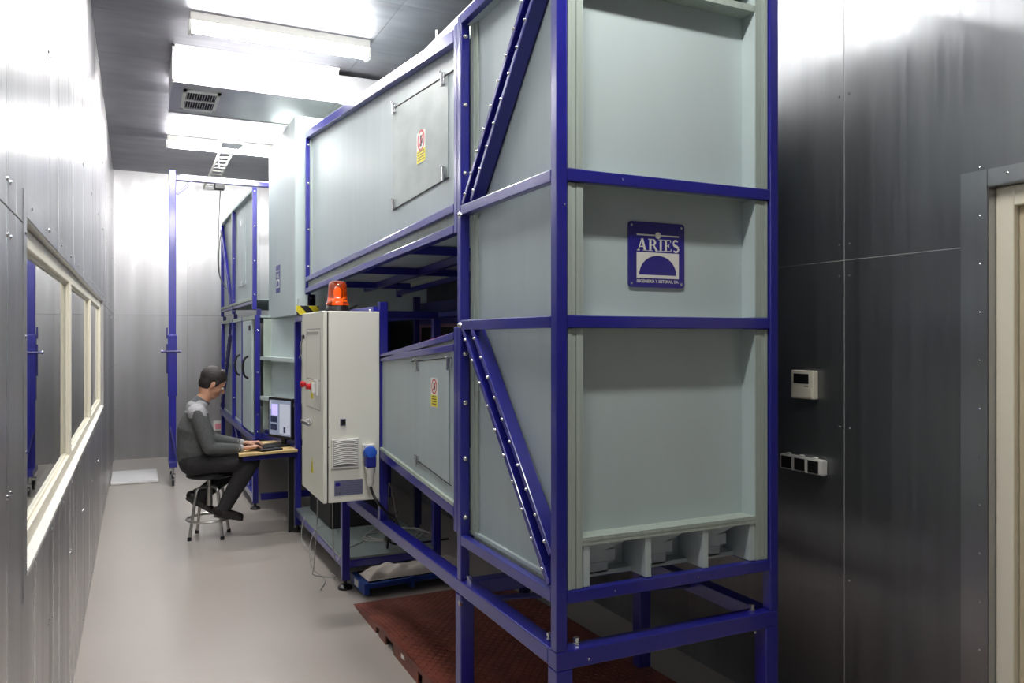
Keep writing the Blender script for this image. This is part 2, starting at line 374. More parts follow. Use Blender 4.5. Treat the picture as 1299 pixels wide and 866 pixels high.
# near corner section, ZT above the picture
ZT = 2.92
cs = thing('tunnel_corner_section', (A, FY, .60), 'large blue-framed grey corner section of the wind tunnel nearest the camera, on a blue stand', 'wind tunnel')
for x, y in ((A, FY), (RX - T, FY), (A, RY - T), (RX - T, RY - T)): post(x, y, .60, ZT, T, cs)
for z, hh in ((2.117, T), (1.648, T), (.768, T)):
    build('rail', B(A + T, RX - T, FY, FY + .03, z - hh / 2, z + hh / 2), BLUE, cs, bevel=.003)
    build('rail', B(A, A + .03, FY + T, RY - T, z - hh / 2, z + hh / 2), BLUE, cs, bevel=.003)
    build('rail', B(RX - .03, RX, FY + T, RY - T, z - hh / 2, z + hh / 2), BLUE, cs, bevel=.003)
for z in (2.90,):
    build('rail', B(A + T, RX - T, FY, FY + .03, z - .02, z + .02), BLUE, cs, bevel=.003)
    build('rail', B(A, A + .03, FY + T, RY - T, z - .02, z + .02), BLUE, cs, bevel=.003)
for z in (1.648, .768): build('rail', B(A + T, RX - T, RY - .03, RY, z - .02, z + .02), BLUE, cs, bevel=.003)
# the box: side panels, recessed front panels, layered ply flanges
PX0, PX1 = A + .046, RX - .046
cells = [(2.117, 2.80), (1.648, 2.116), (.95, 1.647)]
for z0, z1 in ((2.140, 2.88), (1.670, 2.094), (.79, 1.626)):
    build('side_panel', B(A + .058, A + .070, FY + T, RY - T, z0 - .02, z1 + .02), PANELW, cs)
    build('side_panel', B(RX - .070, RX - .058, FY + T, RY - T, z0 - .02, z1 + .02), PANELW, cs)
    for s, xx in ((0, PX0), (1, PX1)):
        mb = MB(); mb.m = 0; sg = 1 if s == 0 else -1
        for k, (a, b, dy) in enumerate(((0, .013, 0), (.015, .030, .002), (.032, .054, .001))):
            p, q = xx + sg * a, xx + sg * b; mb.m = 0; mb.box(min(p, q), max(p, q), FY + .008 + dy, FY + .085, z0, z1)
        mb.m = 1; p, q = xx + sg * .001, xx + sg * .053; mb.box(min(p, q), max(p, q), FY + .014, FY + .084, z0, z1)
        build('ply_flange', mb, [PLY, PLYD], cs)
        p, q = xx + sg * .0545, xx + sg * .057; build('lining', B(min(p, q), max(p, q), FY + .010, FY + .08, max(z0, .93), z1), PANEL, cs)
    mb = MB(); mb.box(A + .043, A + .057, RY - T - .035, RY - T, z0, z1); mb.box(A + .050, A + .060, RY - T - .06, RY - T - .035, z0, z1)
    build('ply_flange', mb, PLY, cs)
for z0, z1 in cells: build('front_panel', B(PX0 + .05, PX1 - .05, FY + .078, FY + .092, z0, z1), PANEL, cs)
build('top_board', B(PX0 + .05, PX1 - .05, FY + .010, FY + .08, 2.775, 2.80), PLY, cs, bevel=.002)
for z in (2.117, 1.648): build('cell_board', B(PX0 + .057, PX1 - .057, FY + .028, FY + .079, z - .016, z + .016), PLY, cs)
# bottom board with dividers and stepped packing pieces below
mb = MB()
for k in range(4): mb.box(PX0 + .054, PX1 - .054, FY + .008 + .001 * (k % 2), FY + .155, .925 + k * .0065, .925 + k * .0065 + .0062)
build('bottom_board', mb, PLY, cs)
for x in (1.306, 1.548, 1.790, 2.002):
    build('divider', B(x, x + .024, FY + .012, FY + .155, .79, .925), PANEL, cs, bevel=.002)
build('back_board', B(PX0 + .05, PX1 - .05, FY + .156, FY + .17, .79, .93), PANEL, cs)
for x in (1.330, 1.572, 1.814):
    for k in range(2): build('packing_block', B(x + .004, x + .125 - k * -.02, FY + .10 - .012 * k, FY + .155, .797 + k * .043, .836 + k * .043), PANEL, cs, bevel=.002)
    n_ = 6; mb = MB()
    for q in range(n_):
        a0, a1 = PI / 2 * q / n_, PI / 2 * (q + 1) / n_; wd = min(.19, 1.99 - x)
        mb.prism([(x + wd * math.sin(a0), .924), (x + wd * math.sin(a0), .924 - .045 * math.cos(a0)), (x + wd * math.sin(a1), .924 - .045 * math.cos(a1)), (x + wd * math.sin(a1), .924)], lambda u, v, d: (u, d, v), FY + .07, FY + .155)
    o = build('curved_lip', mb, PANEL, cs); fix_normals(o)
build('inner_wall', B(PX0 + .05, PX1 - .05, RY - .06, RY - .045, .79, 1.6), PANEL, cs)
build('inner_wall', B(PX0 + .05, PX1 - .05, RY - .06, RY - .045, 2.14, 2.88), PANEL, cs)
build('floor_board', B(A + .046, RX - .046, FY + .1, RY - .06, .79, .805), PANEL, cs)
build('roof_board', B(A + .03, RX - .03, FY + .03, RY - .03, 2.88, 2.90), PANEL, cs)
# paired mitre bars with bolts
def mitre(p0, p1, g, x, n, depth=.052, wid=.022):
    beam(p0, p1, wid, depth, g, BLUE, 'brace', up=(1, 0, 0))
    d = Vector(p1) - Vector(p0); L = []
    for k in range(n):
        q = Vector(p0) + d * ((k + .5) / n); L.append(((x, q.y, q.z), (-1, 0, 0)))
    return L
xm = A + .025; L = []
L += mitre((xm, 2.985, 2.14), (xm, 2.33, 2.86), cs, A - .001, 10)
L += mitre((xm, 2.895, 2.14), (xm, 2.24, 2.86), cs, A - .001, 10)
L += mitre((xm, 2.985, 1.63), (xm, 2.245, .80), cs, A - .001, 10)
L += mitre((xm, 2.885, 1.63), (xm, 2.232, .90), cs, A - .001, 10)
bolts(L, cs, .0065, .008)
for p0, p1 in (((A + .054, 2.94, 2.14), (A + .054, 2.285, 2.86)), ((A + .054, 2.935, 1.63), (A + .054, 2.24, .85))):
    beam(p0, p1, .085, .004, cs, BLUED, 'brace_web', up=(1, 0, 0))
L = [((A + .02, RY - T, z), (0, -1, 0)) for z in (2.83, 2.55, 2.27, 1.53, 1.33, 1.1, .86)]
L += [((A + .0, RY - .035, z), (-1, 0, 0)) for z in (2.10, 1.648)]
bolts(L, cs, .012, .012)
L = [((PX1 - .054, FY + .03, z), (-1, 0, 0)) for z in (2.58, 2.36, 1.8, 1.45, 1.15, 1.01)]
mb = MB()
for c, n in L: mb.dome(c, n, .003, .001, 6)
build('screws', mb, CHROME, cs, kind='stuff')
bolts([((1.42, FY, .768), (0, -1, 0)), ((1.76, FY, .768), (0, -1, 0)), ((1.23, FY, 2.02), (0, -1, 0)), ((1.45, FY, 2.117), (0, -1, 0))], cs, .003, .001)

# base frame under the near section (60 mm tube) with bolts
bs = thing('tunnel_stand', (A, FY, 0), 'blue tube stand with legs carrying the near corner section and long beam', 'stand')
W = .06
for x, y in ((A, FY), (RX - W, FY), (A, RY - W + .02), (RX - W, RY - W)): 
    post(x, y, .03, .54, W, bs, BLUE, 'leg')
    build('foot', MB().lathe((x + W / 2, y + W / 2, 0), [(.04, 0), (.04, .012), (.012, .018), (.012, .035)], 14), BLACK, bs, True)
build('rail', B(A, RX, FY, FY + W, .54, .60), BLUE, bs, bevel=.004)
build('rail', B(A, A + W, FY + W, 4.93, .543, .60), BLUE, bs, bevel=.004)
build('rail', B(RX - W, RX, FY + W, 4.93, .543, .60), BLUE, bs, bevel=.004)
build('rail', B(A + W, RX - W, RY - W, RY, .54, .60), BLUE, bs, bevel=.004)
beam((A + W, RY - .2, .57), (RX - W, FY + .45, .57), .05, .01, bs, BLUED, 'gusset')
L = [((A + .03, FY + .10, .60), (0, 0, 1)), ((A + .03, RY - .06, .60), (0, 0, 1)), ((A + .09, FY + .03, .60), (0, 0, 1)), ((RX - .10, FY + .03, .60), (0, 0, 1))]
mb = MB()
for c, n in L: mb.lathe(c, [(.012, 0), (.012, .008), (.008, .009), (.008, .016), (.011, .017), (.011, .026)], 6, n)
mb.dome((1.32, FY, .56), (0, -1, 0), .004, .003); mb.lathe((A - .0, RY - .05, .515), [(.012, 0), (.012, .01), (.006, .011)], 6, (-1, 0, 0))
mb.dome((RX - .11, FY + .002, .535), (0, -1, -.2), .006, .006)
build('bolts', mb, CHROME, bs, kind='stuff')

# company plate on the second bay
def font_mesh(name, txt, size, fn, m, parent, ext=.0006, width=None):
    cu = bpy.data.curves.new(name, 'FONT'); cu.body = txt; cu.size = size; cu.extrude = 0; cu.align_x = 'CENTER'; cu.resolution_u = 2
    cu.offset = 0.0003
    o = bpy.data.objects.new(name, cu); COL.objects.link(o)
    dg = bpy.context.evaluated_depsgraph_get(); me = bpy.data.meshes.new_from_object(o.evaluated_get(dg))
    bpy.data.objects.remove(o); bpy.data.curves.remove(cu)
    xs = [v.co.x for v in me.vertices]; k = width / (max(xs) - min(xs)) if width else 1
    mb = MB(); mb.add([fn(v.co.x * k, v.co.y, 0) for v in me.vertices], [tuple(p.vertices) for p in me.polygons])
    return build(name, mb, m, parent)
SX, SZ, SYY = 1.638, 1.884, FY + .078
sg = thing('company_plate', (SX, SYY, SZ), 'square blue company plate with white half-sun logo and lettering, on the near section front', 'sign')
# the front panel stands at y = FY+.078: plate in front of it
def P2(u, v, d): return (SX + u, SYY - .006 - d, SZ + v)
hw, hh = .118, .113
pts = []
for cx_, cz_, a0 in ((hw - .012, hh - .012, 0), (-hw + .012, hh - .012, 90), (-hw + .012, -hh + .012, 180), (hw - .012, -hh + .012, 270)):
    for k in range(5):
        t = math.radians(a0 + k * 22.5); pts.append((cx_ + .012 * math.cos(t), cz_ + .012 * math.sin(t)))
mb = MB(); mb.prism(pts, P2, -.006, 0); pl = build('plate', mb, SIGN, sg); fix_normals(pl)
mb = MB()
for a in (-1, 1):
    for b in (-1, 1): mb.dome(P2(a * (hw - .013), b * (hh - .013), 0), (0, -1, 0), .005, .002, 8)
build('plate_screws', mb, CHROME, sg, kind='stuff')
e = .0008
def rect(mb, u0, u1, v0, v1, d=e): mb.prism([(u0, v0), (u1, v0), (u1, v1), (u0, v1)], P2, 0, d)
mb = MB()
LX = .004
rect(mb, LX - .089, LX - .014, .0655, .0705); rect(mb, LX + .014, LX + .089, .0655, .0705)
mb.prism([(LX + .0115 * math.cos(k * PI / 10), .068 + .0115 * math.sin(k * PI / 10)) for k in range(20)], P2, 0, e)
# white field with half disc cut out
N = 24; R = .079; base = -.070; top = .008; hx = .089
out = [(LX - hx, base - .011), (LX + hx, base - .011), (LX + hx, top)]
ring = [(LX + R * math.cos(PI * k / N), base + R * .86 * math.sin(PI * k / N)) for k in range(N + 1)]
for k in range(N):
    (a, b), (c, d) = ring[k], ring[k + 1]
    mb.prism([(a, b), (a, top), (c, top), (c, d)], P2, 0, e)
rect(mb, LX + R, LX + hx, base, top); rect(mb, LX - hx, LX - R, base, top); rect(mb, LX - hx, LX + hx, base - .011, base)
# serif letters
def letter(strokes, u0, w):
    for pg in strokes: mb.prism([(u0 + a * w, .013 + b * .042) for a, b in pg], P2, 0, e)
def R4(a, b, c, d): return [(a, c), (b, c), (b, d), (a, d)]
Lt = {
 'A': ([[(.08, 0), (.17, 0), (.52, 1), (.43, 1)], [(.66, 0), (.88, 0), (.58, 1), (.40, 1)], R4(.22, .74, .30, .38), R4(0, .28, 0, .06), R4(.56, 1, 0, .06)], .044),
 'R': ([R4(.12, .33, 0, 1), R4(0, .45, 0, .06), R4(0, .5, .94, 1), R4(.3, .6, .45, .52)] +
       [[(.5 + .33 * math.cos(a), .725 + .275 * math.sin(a)), (.5 + .33 * math.cos(b), .725 + .275 * math.sin(b)), (.48 + .14 * math.cos(b), .725 + .20 * math.sin(b)), (.48 + .14 * math.cos(a), .725 + .20 * math.sin(a))] for a, b in [(-PI / 2 + PI * k / 6, -PI / 2 + PI * (k + 1) / 6) for k in range(6)]] +
       [[(.48, .48), (.66, .50), (1, .05), (.78, .05)], R4(.74, 1.04, 0, .06)], .040),
 'I': ([R4(.3, .7, 0, 1), R4(0, 1, 0, .06), R4(0, 1, .94, 1)], .020),
 'E': ([R4(.14, .38, 0, 1), R4(0, .95, 0, .07), R4(0, .9, .93, 1), R4(.3, .66, .47, .53), R4(.88, .95, 0, .25), R4(.83, .9, .77, 1), R4(.62, .68, .38, .62)], .034)}
u = LX - .088
for ch in 'ARIE':
    st, w = Lt[ch]; letter(st, u, w); u += w + .0028
sw, cen = .030, u
arc = []
for k in range(13):
    t = k / 12
    if t <= .5: a = math.radians(40 + 230 * t * 2); arc.append((.5 + .36 * math.cos(a), .74 + .235 * math.sin(a)))
    else: a = math.radians(90 - 230 * (t - .5) * 2); arc.append((.5 + .40 * math.cos(a), .25 + .23 * math.sin(a)))
for k in range(12):
    (a, b), (c, d) = arc[k], arc[k + 1]; thick = .07 + .05 * math.sin(PI * k / 11); L_ = math.hypot(c - a, d - b) or 1; nx, ny = -(d - b) / L_, (c - a) / L_
    mb.prism([(cen + sw * (a - nx * thick), .013 + .042 * (b - ny * thick)), (cen + sw * (c - nx * thick), .013 + .042 * (d - ny * thick)), (cen + sw * (c + nx * thick), .013 + .042 * (d + ny * thick)), (cen + sw * (a + nx * thick), .013 + .042 * (b + ny * thick))], P2, 0, e)
o = build('logo_print', mb, SIGNW, sg); fix_normals(o)
font_mesh('lettering', 'INGENIERIA Y SISTEMAS, S.A.', .0145, lambda a, b, d: P2(LX + a, -.0965 + b, .001), SIGNW, sg, width=.178)

# ------------------------------------------------------------ upper duct (diffuser)
def quadp(x0, x1, pts):
    """prism between x0 and x1 of a y,z outline"""
    mb = MB(); mb.prism(pts, lambda u, v, d: (d, u, v), x0, x1); return mb
def lerp(a, b, t): return a + (b - a) * t
Y0, Y1 = 3.085, 6.25
uz_top = lambda y: lerp(2.892, 3.205, (y - 3.13) / (6.25 - 3.13))
uz_bot = lambda y: lerp(2.151, 2.062, (y - 3.13) / (6.25 - 3.13))
ud = thing('upper_duct', (A, Y0, 2.15), 'long tapering grey upper wind tunnel duct with blue edge rails and scuffed hatch', 'wind tunnel')
XRD = 1.98
for xx, s in ((A, 1), (XRD, -1)):
    def xs(a, b): return (min(xx + s * a, xx + s * b), max(xx + s * a, xx + s * b))
    o = build('side_panel', quadp(*xs(.042, .056), [(Y0, uz_bot(Y0) - .03), (Y1, uz_bot(Y1) - .03), (Y1, uz_top(Y1) - .02), (Y0, uz_top(Y0) - .02)]), PANELW, ud); fix_normals(o)
    for f, dz in ((uz_top, -.02), (uz_bot, -.012)):
        o = build('rail', quadp(*xs(0, .04), [(Y0, f(Y0) + (-.055 if dz < -.015 else -.032)), (Y1, f(Y1) + (-.055 if dz < -.015 else -.032)), (Y1, f(Y1) + (0 if dz < -.015 else .004)), (Y0, f(Y0) + (0 if dz < -.015 else .004))]), BLUE, ud, bevel=.003); fix_normals(o)
    o = build('lower_flange', quadp(*xs(.02, .04), [(Y0, uz_bot(Y0) - .09), (Y1, uz_bot(Y1) - .085), (Y1, uz_bot(Y1) - .03), (Y0, uz_bot(Y0) - .03)]), PLY, ud); fix_normals(o)
    o = build('rail', quadp(*xs(0, .04), [(Y0, uz_bot(Y0) - .120), (Y1, uz_bot(Y1) - .120), (Y1, uz_bot(Y1) - .083), (Y0, uz_bot(Y0) - .083)]), BLUE, ud, bevel=.003); fix_normals(o)
    build('post', B(*xs(0, .04), RY + .001, RY + .04, 2.03, 2.90), BLUE, ud, bevel=.003)
    build('post', B(*xs(0, .04), Y1, Y1 + .04, 1.93, 3.20), BLUE, ud, bevel=.003)
    build('ply_flange', B(*xs(.030, .042), Y1 - .05, Y1, 2.08, 3.14), PLY, ud)
o = build('roof_panel', quadp(A + .02, XRD - .02, [(Y0, uz_top(Y0) - .03), (Y1, uz_top(Y1) - .03), (Y1, uz_top(Y1) - .012), (Y0, uz_top(Y0) - .012)]), PANEL, ud); fix_normals(o)
o = build('underside_panel', quadp(A + .03, XRD - .03, [(Y0, uz_bot(Y0) - .05), (Y1, uz_bot(Y1) - .05), (Y1, uz_bot(Y1) - .035), (Y0, uz_bot(Y0) - .035)]), PANEL, ud); fix_normals(o)
for y in (3.9, 4.9, 5.9):
    z = uz_bot(y) - .10; build('cross_beam', B(A + .04, XRD - .04, y, y + .04, z, z + .045), BLUE, ud, bevel=.003)
o = build('cross_beam', quadp(1.66, 1.70, [(Y0, uz_bot(Y0) - .10), (Y1, uz_bot(Y1) - .10), (Y1, uz_bot(Y1) - .055), (Y0, uz_bot(Y0) - .055)]), BLUE, ud); fix_normals(o)
build('end_panel', B(A + .03, XRD - .03, Y1 + .01, Y1 + .03, 2.0, 3.17), PANEL, ud)
bolts([((A + .02, Y1, z), (0, -1, 0)) for z in (3.10, 2.80, 2.44, 2.15)], ud, .010, .01)
# hatch in the side, four latches, warning label
AH = A + .030
hx = build('hatch', quadp(AH + .008, AH + .013, [(3.244, 2.302), (4.074, 2.279), (4.074, 2.81), (3.244, 2.748)]), HATCHM, ud); fix_normals(hx)
gp = MB(); gp.bar((AH + .0085, 3.18, 2.750), (AH + .0085, 4.08, 2.815), .005, .004); gp.bar((AH + .0085, 3.24, 2.298), (AH + .0085, 4.08, 2.275), .003, .003)
build('hatch_gap', gp, CABG, hx)
def latch(y, z, par, k=1.0, A=A):
    mb = MB(); mb.box(A - .002, A + .009, y - .022 * k, y + .022 * k, z - .035 * k, z + .03 * k); mb.box(A - .010, A - .002, y - .012 * k, y + .004 * k, z - .05 * k, z + .035 * k)
    mb.tube([(A - .012, y - .012 * k, z + .035 * k), (A - .012, y + .012 * k, z + .035 * k)], .004, 6)
    build('latch', mb, CHROME, par, bevel=.0015)
for y, z in ((4.028, 2.81), (4.028, 2.302), (3.295, 2.748), (3.28, 2.328)): latch(y, z, hx, .78, AH)
def wlabel(y0, y1, z0, z1, par, x=A + .007):
    mb = MB(); x_ = x
    mb.m = 0; mb.box(x_ - .0008, x_ + .001, y0, y1, z0, z1)
    zs = lerp(z0, z1, .42); mb.m = 1; mb.box(x_ - .0012, x_, y0 + .003, y1 - .003, z0 + .003, zs)
    cy, cz, rr = (y0 + y1) / 2, lerp(z0, z1, .71), (y1 - y0) * .40
    mb.m = 2
    for k in range(16):
        a, b = 2 * PI * k / 16, 2 * PI * (k + 1) / 16
        mb.prism([(cy + rr * math.cos(a), cz + rr * math.sin(a)), (cy + rr * math.cos(b), cz + rr * math.sin(b)), (cy + rr * .8 * math.cos(b), cz + rr * .8 * math.sin(b)), (cy + rr * .8 * math.cos(a), cz + rr * .8 * math.sin(a))], lambda u, v, d: (d, u, v), x_ - .0012, x_)
    mb.bar((x_ - .0006, cy - rr * .6, cz + rr * .6), (x_ - .0006, cy + rr * .6, cz - rr * .6), rr * .16, .0012, (1, 0, 0))
    mb.m = 3; mb.box(x_ - .0011, x_, cy - rr * .18, cy + rr * .25, cz - rr * .55, cz + rr * .5); mb.box(x_ - .0011, x_, cy - rr * .4, cy - rr * .1, cz - rr * .3, cz + rr * .15)
    for k in range(4): z = lerp(z0, zs, .22 + k * .2); mb.box(x_ - .0014, x_ - .001, y0 + .015, y1 - .015, z, z + .004)
    return build('warning_label', mb, [WHITE, YEL, RED, BLACK], par, label='white and yellow no-touching label with red ring')
wlabel(3.539, 3.667, 2.435, 2.586, hx, AH + .007)

# ------------------------------------------------------------ lower duct
ld = thing('lower_duct', (A, 3.085, .9), 'narrowing grey lower wind tunnel duct with blue rails, beneath the upper duct', 'wind tunnel')
LY1 = 4.18
zt = lambda y: lerp(1.615, 1.518, (y - 3.12) / .93); zt2 = lambda y: lerp(1.556, 1.492, (y - 3.12) / .93); zb = lambda y: lerp(.905, .985, (y - 3.12) / .93)
for xx, s in ((A, 1), (XRD, -1)):
    def xs(a, b): return (min(xx + s * a, xx + s * b), max(xx + s * a, xx + s * b))
    o = build('side_panel', quadp(*xs(.014, .028), [(Y0, zb(Y0)), (LY1, zb(LY1)), (LY1, zt2(LY1)), (Y0, zt2(Y0))]), PANELW, ld); fix_normals(o)
    for f, h_, nm, mm in ((zt, .028, 'rail', BLUE), (lambda y: zt2(y) + .012, .030, 'rail', BLUE), (lambda y: zb(y) - .012, .045, 'rail', BLUE)):
        o = build(nm, quadp(*xs(0, .045), [(Y0, f(Y0) - h_), (LY1, f(LY1) - h_), (LY1, f(LY1)), (Y0, f(Y0))]), mm, ld, bevel=.003); fix_normals(o)
    o = build('upper_flange', quadp(*xs(.014, .04), [(Y0, zt2(Y0)), (LY1, zt2(LY1)), (LY1, zt(LY1) - .02), (Y0, zt(Y0) - .02)]), PLY, ld); fix_normals(o)
    o = build('ply_ledge', quadp(*xs(.0, .03), [(Y0, zb(Y0) - .012), (LY1, zb(LY1) - .012), (LY1, zb(LY1) + .004), (Y0, zb(Y0) + .004)]), PLY, ld); fix_normals(o)
    build('post', B(*xs(0, .04), RY + .001, RY + .04, .79, 1.64), BLUE, ld, bevel=.003)
    build('post', B(*xs(0, .045), 4.182, 4.228, .60, 1.79), BLUE, ld, bevel=.003)
o = build('roof_panel', quadp(A + .03, XRD - .03, [(Y0, 1.585), (LY1, 1.48), (LY1, 1.495), (Y0, 1.60)]), PANEL, ld); fix_normals(o)
o = build('underside_panel', quadp(A + .03, XRD - .03, [(Y0, .87), (LY1, .95), (LY1, .965), (Y0, .885)]), PANEL, ld); fix_normals(o)
lh = build('hatch', quadp(A + .008, A + .013, [(3.16, .975), (3.62, 1.02), (3.62, 1.478), (3.16, 1.508)]), PANELW, ld); fix_normals(lh)
gp = MB(); gp.bar((A + .0085, 3.13, 1.511), (A + .0085, 3.66, 1.480), .005, .004); gp.bar((A + .0085, 3.13, .968), (A + .0085, 3.62, 1.017), .003, .003)
build('hatch_gap', gp, CABG, lh)
for y, z in ((3.56, 1.47), (3.56, 1.02), (3.14, 1.49)): latch(y, z, lh, .65)
wlabel(3.292, 3.378, 1.285, 1.415, lh)

# ------------------------------------------------------------ middle stand with the shelf sheet
ms = thing('middle_stand', (A, 4.96, 0), 'blue square-tube stand on black levelling feet behind the control cabinet', 'stand')
w = .05
def foot(x, y, g, h=.06):
    build('foot', MB().lathe((x, y, 0), [(.046, 0), (.046, .014), (.03, .026), (.011, .030), (.011, h)], 16), BLACK, g, True)
MX = 1.178; NX_ = 1.79
MS = ((MX, 4.955), (MX, 6.585), (NX_, 4.955), (NX_, 6.585))
for x, y in MS:
    post(x, y, .055, 1.722 if (y > 5 or x > 1.5) else .62 , w, ms, BLUE, 'leg'); foot(x + w / 2, y + w / 2, ms)
post(A + .002, 4.957, .62, 1.722, w - .004, ms, BLUE, 'leg')
for z, z1 in ((.135, .18), (1.722, 1.768)):
    build('rail', B(MX, MX + w, 5.005, 6.585, z, z1), BLUE, ms, bevel=.003); build('rail', B(NX_, NX_ + w, 5.005, 6.585, z, z1), BLUE, ms, bevel=.003)
    build('rail', B(MX + w, NX_, 4.955, 5.005, z, z1), BLUE, ms, bevel=.003); build('rail', B(MX + w, NX_, 6.585, 6.635, z, z1), BLUE, ms, bevel=.003)
build('rail', B(MX, MX + .04, 4.23, 5.0, 1.726, 1.766), BLUE, ms, bevel=.003); build('rail', B(2.11, 2.15, 3.1, 6.36, 1.75, 1.79), BLUE, ms, bevel=.003)
build('shelf_sheet', B(MX + .004, NX_ + .046, 4.965, 6.63, .182, .196), SHELFM, ms)
for x in (A + .02, 2.08): 
    for y in (6.22, 3.2 if x > 2 else 6.22):
        build('pedestal', B(x, x + .05, y, y + .05, 1.768 if x < 2 else 1.79, 1.93), BLUED, ms, bevel=.003)
bolts([((A + .02 + a, 6.22, z), (0, -1, 0)) for a in (.012, .04) for z in (1.84, 1.90)] + [((2.08 + a, 3.2, z), (0, -1, 0)) for a in (.012, .04) for z in (1.84, 1.90)] + [((MX, 4.30, 1.746), (-1, 0, 0))], ms, .006, .006)
# back frame of the open test section
for y in (3.11, 6.3): build('leg', B(2.11, 2.15, y, y + .04, .61 if y < 4 else 0, 1.75), BLUED, ms)
tf = thing('test_section_frame', (2.16, 5.2, .65), 'dark framed opening at the back of the open test section', 'frame')
x0 = 2.16
mb = MB(); mb.box(x0, x0 + .03, 4.3, 6.5, 1.70, 1.88); mb.box(x0, x0 + .03, 4.3, 6.5, .64, .80); mb.box(x0, x0 + .03, 4.3, 4.42, .80, 1.70); mb.box(x0, x0 + .03, 6.3, 6.5, .80, 1.70)
build('frame', mb, BLUED, tf)
mb = MB(); mb.box(x0 - .012, x0 + .0, 4.42, 6.3, 1.675, 1.70); mb.box(x0 - .012, x0, 4.42, 4.445, .8, 1.675); mb.box(x0 - .012, x0, 6.275, 6.3, .8, 1.675)
build('inner_trim', mb, mat('mauve_trim', lin(120, 92, 110), .5), tf)
build('dark_pane', B(x0 + .01, x0 + .02, 4.42, 6.3, .8, 1.70), BLACKM, tf)
o = build('post', B(2.15, 2.20, 6.40, 6.45, .0, .64), BLUED, tf); build('post', B(2.15, 2.20, 4.35, 4.40, .0, .64), BLUED, tf)
# hazard striped plates
HZ = mat('hazard_stripes', lin(225, 205, 40), .5)
nt = HZ.node_tree; b = nt.nodes['Principled BSDF']; tc = nt.nodes.new('ShaderNodeTexCoord'); mp = nt.nodes.new('ShaderNodeMapping'); mp.inputs['Rotation'].default_value = (0, .75, 0)
wv = nt.nodes.new('ShaderNodeTexWave'); wv.inputs['Scale'].default_value = 3.4; cr = nt.nodes.new('ShaderNodeValToRGB'); cr.color_ramp.interpolation = 'CONSTANT'
cr.color_ramp.elements[0].color = lin(20, 20, 20); cr.color_ramp.elements[1].color = lin(228, 210, 40); cr.color_ramp.elements[1].position = .5
nt.links.new(tc.outputs['Object'], mp.inputs[0]); nt.links.new(mp.outputs[0], wv.inputs[0]); nt.links.new(wv.outputs[0], cr.inputs[0]); nt.links.new(cr.outputs[0], b.inputs[0])
tag(build('hazard_plate', B(1.12, 1.29, 6.20, 6.205, 1.768, 1.840), HZ, loc=(A + .02, 6.2, 1.792)), 'yellow and black striped edge plate left of the orange beacon', 'sign')
tag(build('hazard_plate', B(2.07, 2.22, 3.60, 3.604, 1.792, 1.86), HZ, loc=(2.15, 3.6, 1.80)), 'yellow and black striped edge plate in the gap right of the beacon', 'sign')
pk = B(2.2, 2.22, 3.35, 3.58, 1.50, 1.79); tag(build('notice_sheet', pk, PINK), 'pink and red notice sheet behind the lower duct, beside the near section', 'sign')

# black equipment cases on the shelf sheet
bc = thing('equipment_case', (1.5, 6.1, .196), 'large black equipment case on the grey shelf sheet behind the cabinet', 'box')
build('case_body', B(1.28, 1.66, 5.75, 6.5, .197, .70), BLACKM, bc, bevel=.01); build('case_lid', B(1.27, 1.67, 5.74, 6.51, .70, .74), BLACK, bc, bevel=.006)
build('socket_tab', B(1.262, 1.28, 6.05, 6.11, .36, .44), WHITE, bc)
mb = MB()
for k in range(2): mb.tube([(1.34 + .15 * k, 5.752, .5), (1.34 + .15 * k, 5.71, .5), (1.44 + .15 * k, 5.71, .5), (1.44 + .15 * k, 5.752, .5)], .007, 6)
build('case_handle', mb, BLACK, bc)

# ------------------------------------------------------------ control cabinet
CX0, CX1, CY0, CY1, CZ0, CZ1 = .893, 1.198, 4.18, 4.765, .718, 1.737
cb = thing('control_cabinet', (1.05, 4.45, CZ0), 'light grey metal control cabinet mounted on the blue stand', 'cabinet')
build('cabinet_body', B(CX0 + .028, CX1, CY0, CY1, CZ0, CZ1), CABM, cb, bevel=.006)
build('door_gasket', B(CX0 + .021, CX0 + .029, CY0 + .006, CY1 - .006, CZ0 + .006, CZ1 - .006), CABG, cb)
dd = build('door', B(CX0, CX0 + .021, CY0, CY1, CZ0, CZ1), CABM, cb, bevel=.005)
mb = MB(); xd = CX0
for a, b, c, d in ((4.25, 4.63, 1.64, 1.646), (4.25, 4.63, 1.36, 1.366), (4.25, 4.63, 1.20, 1.206)): mb.box(xd - .0008, xd, a, b, c, d)
mb.box(xd - .0008, xd, 4.25, 4.256, 1.2, 1.646); mb.box(xd - .0008, xd, 4.624, 4.63, 1.2, 1.646)
mb.box(xd - .0008, xd, 4.30, 4.62, 1.612, 1.628)
build('door_print', mb, mat('light_print', lin(176, 174, 170), .5), dd)
mb = MB(); mb.lathe((xd, 4.66, 1.325), [(.014, 0), (.014, .010), (.019, .012), (.019, .026), (.014, .03)], 16, (-1, 0, 0)); build('emergency_button', mb, RED, dd, True)
mb = MB(); mb.lathe((xd, 4.47, 1.322), [(.02, 0), (.02, .010), (.016, .014), (.016, .030), (.012, .034)], 16, (-1, 0, 0)); build('emergency_button', mb, RED, dd, True)
mb = MB(); mb.box(xd - .002, xd, 4.44, 4.50, 1.255, 1.345); build('button_plate', mb, YEL, dd)
mb = MB(); mb.box(xd - .012, xd, 4.30, 4.385, 1.278, 1.365); mb.box(xd - .03, xd - .012, 4.325, 4.355, 1.295, 1.35); build('rotary_switch', mb, WHITE, dd, bevel=.003)
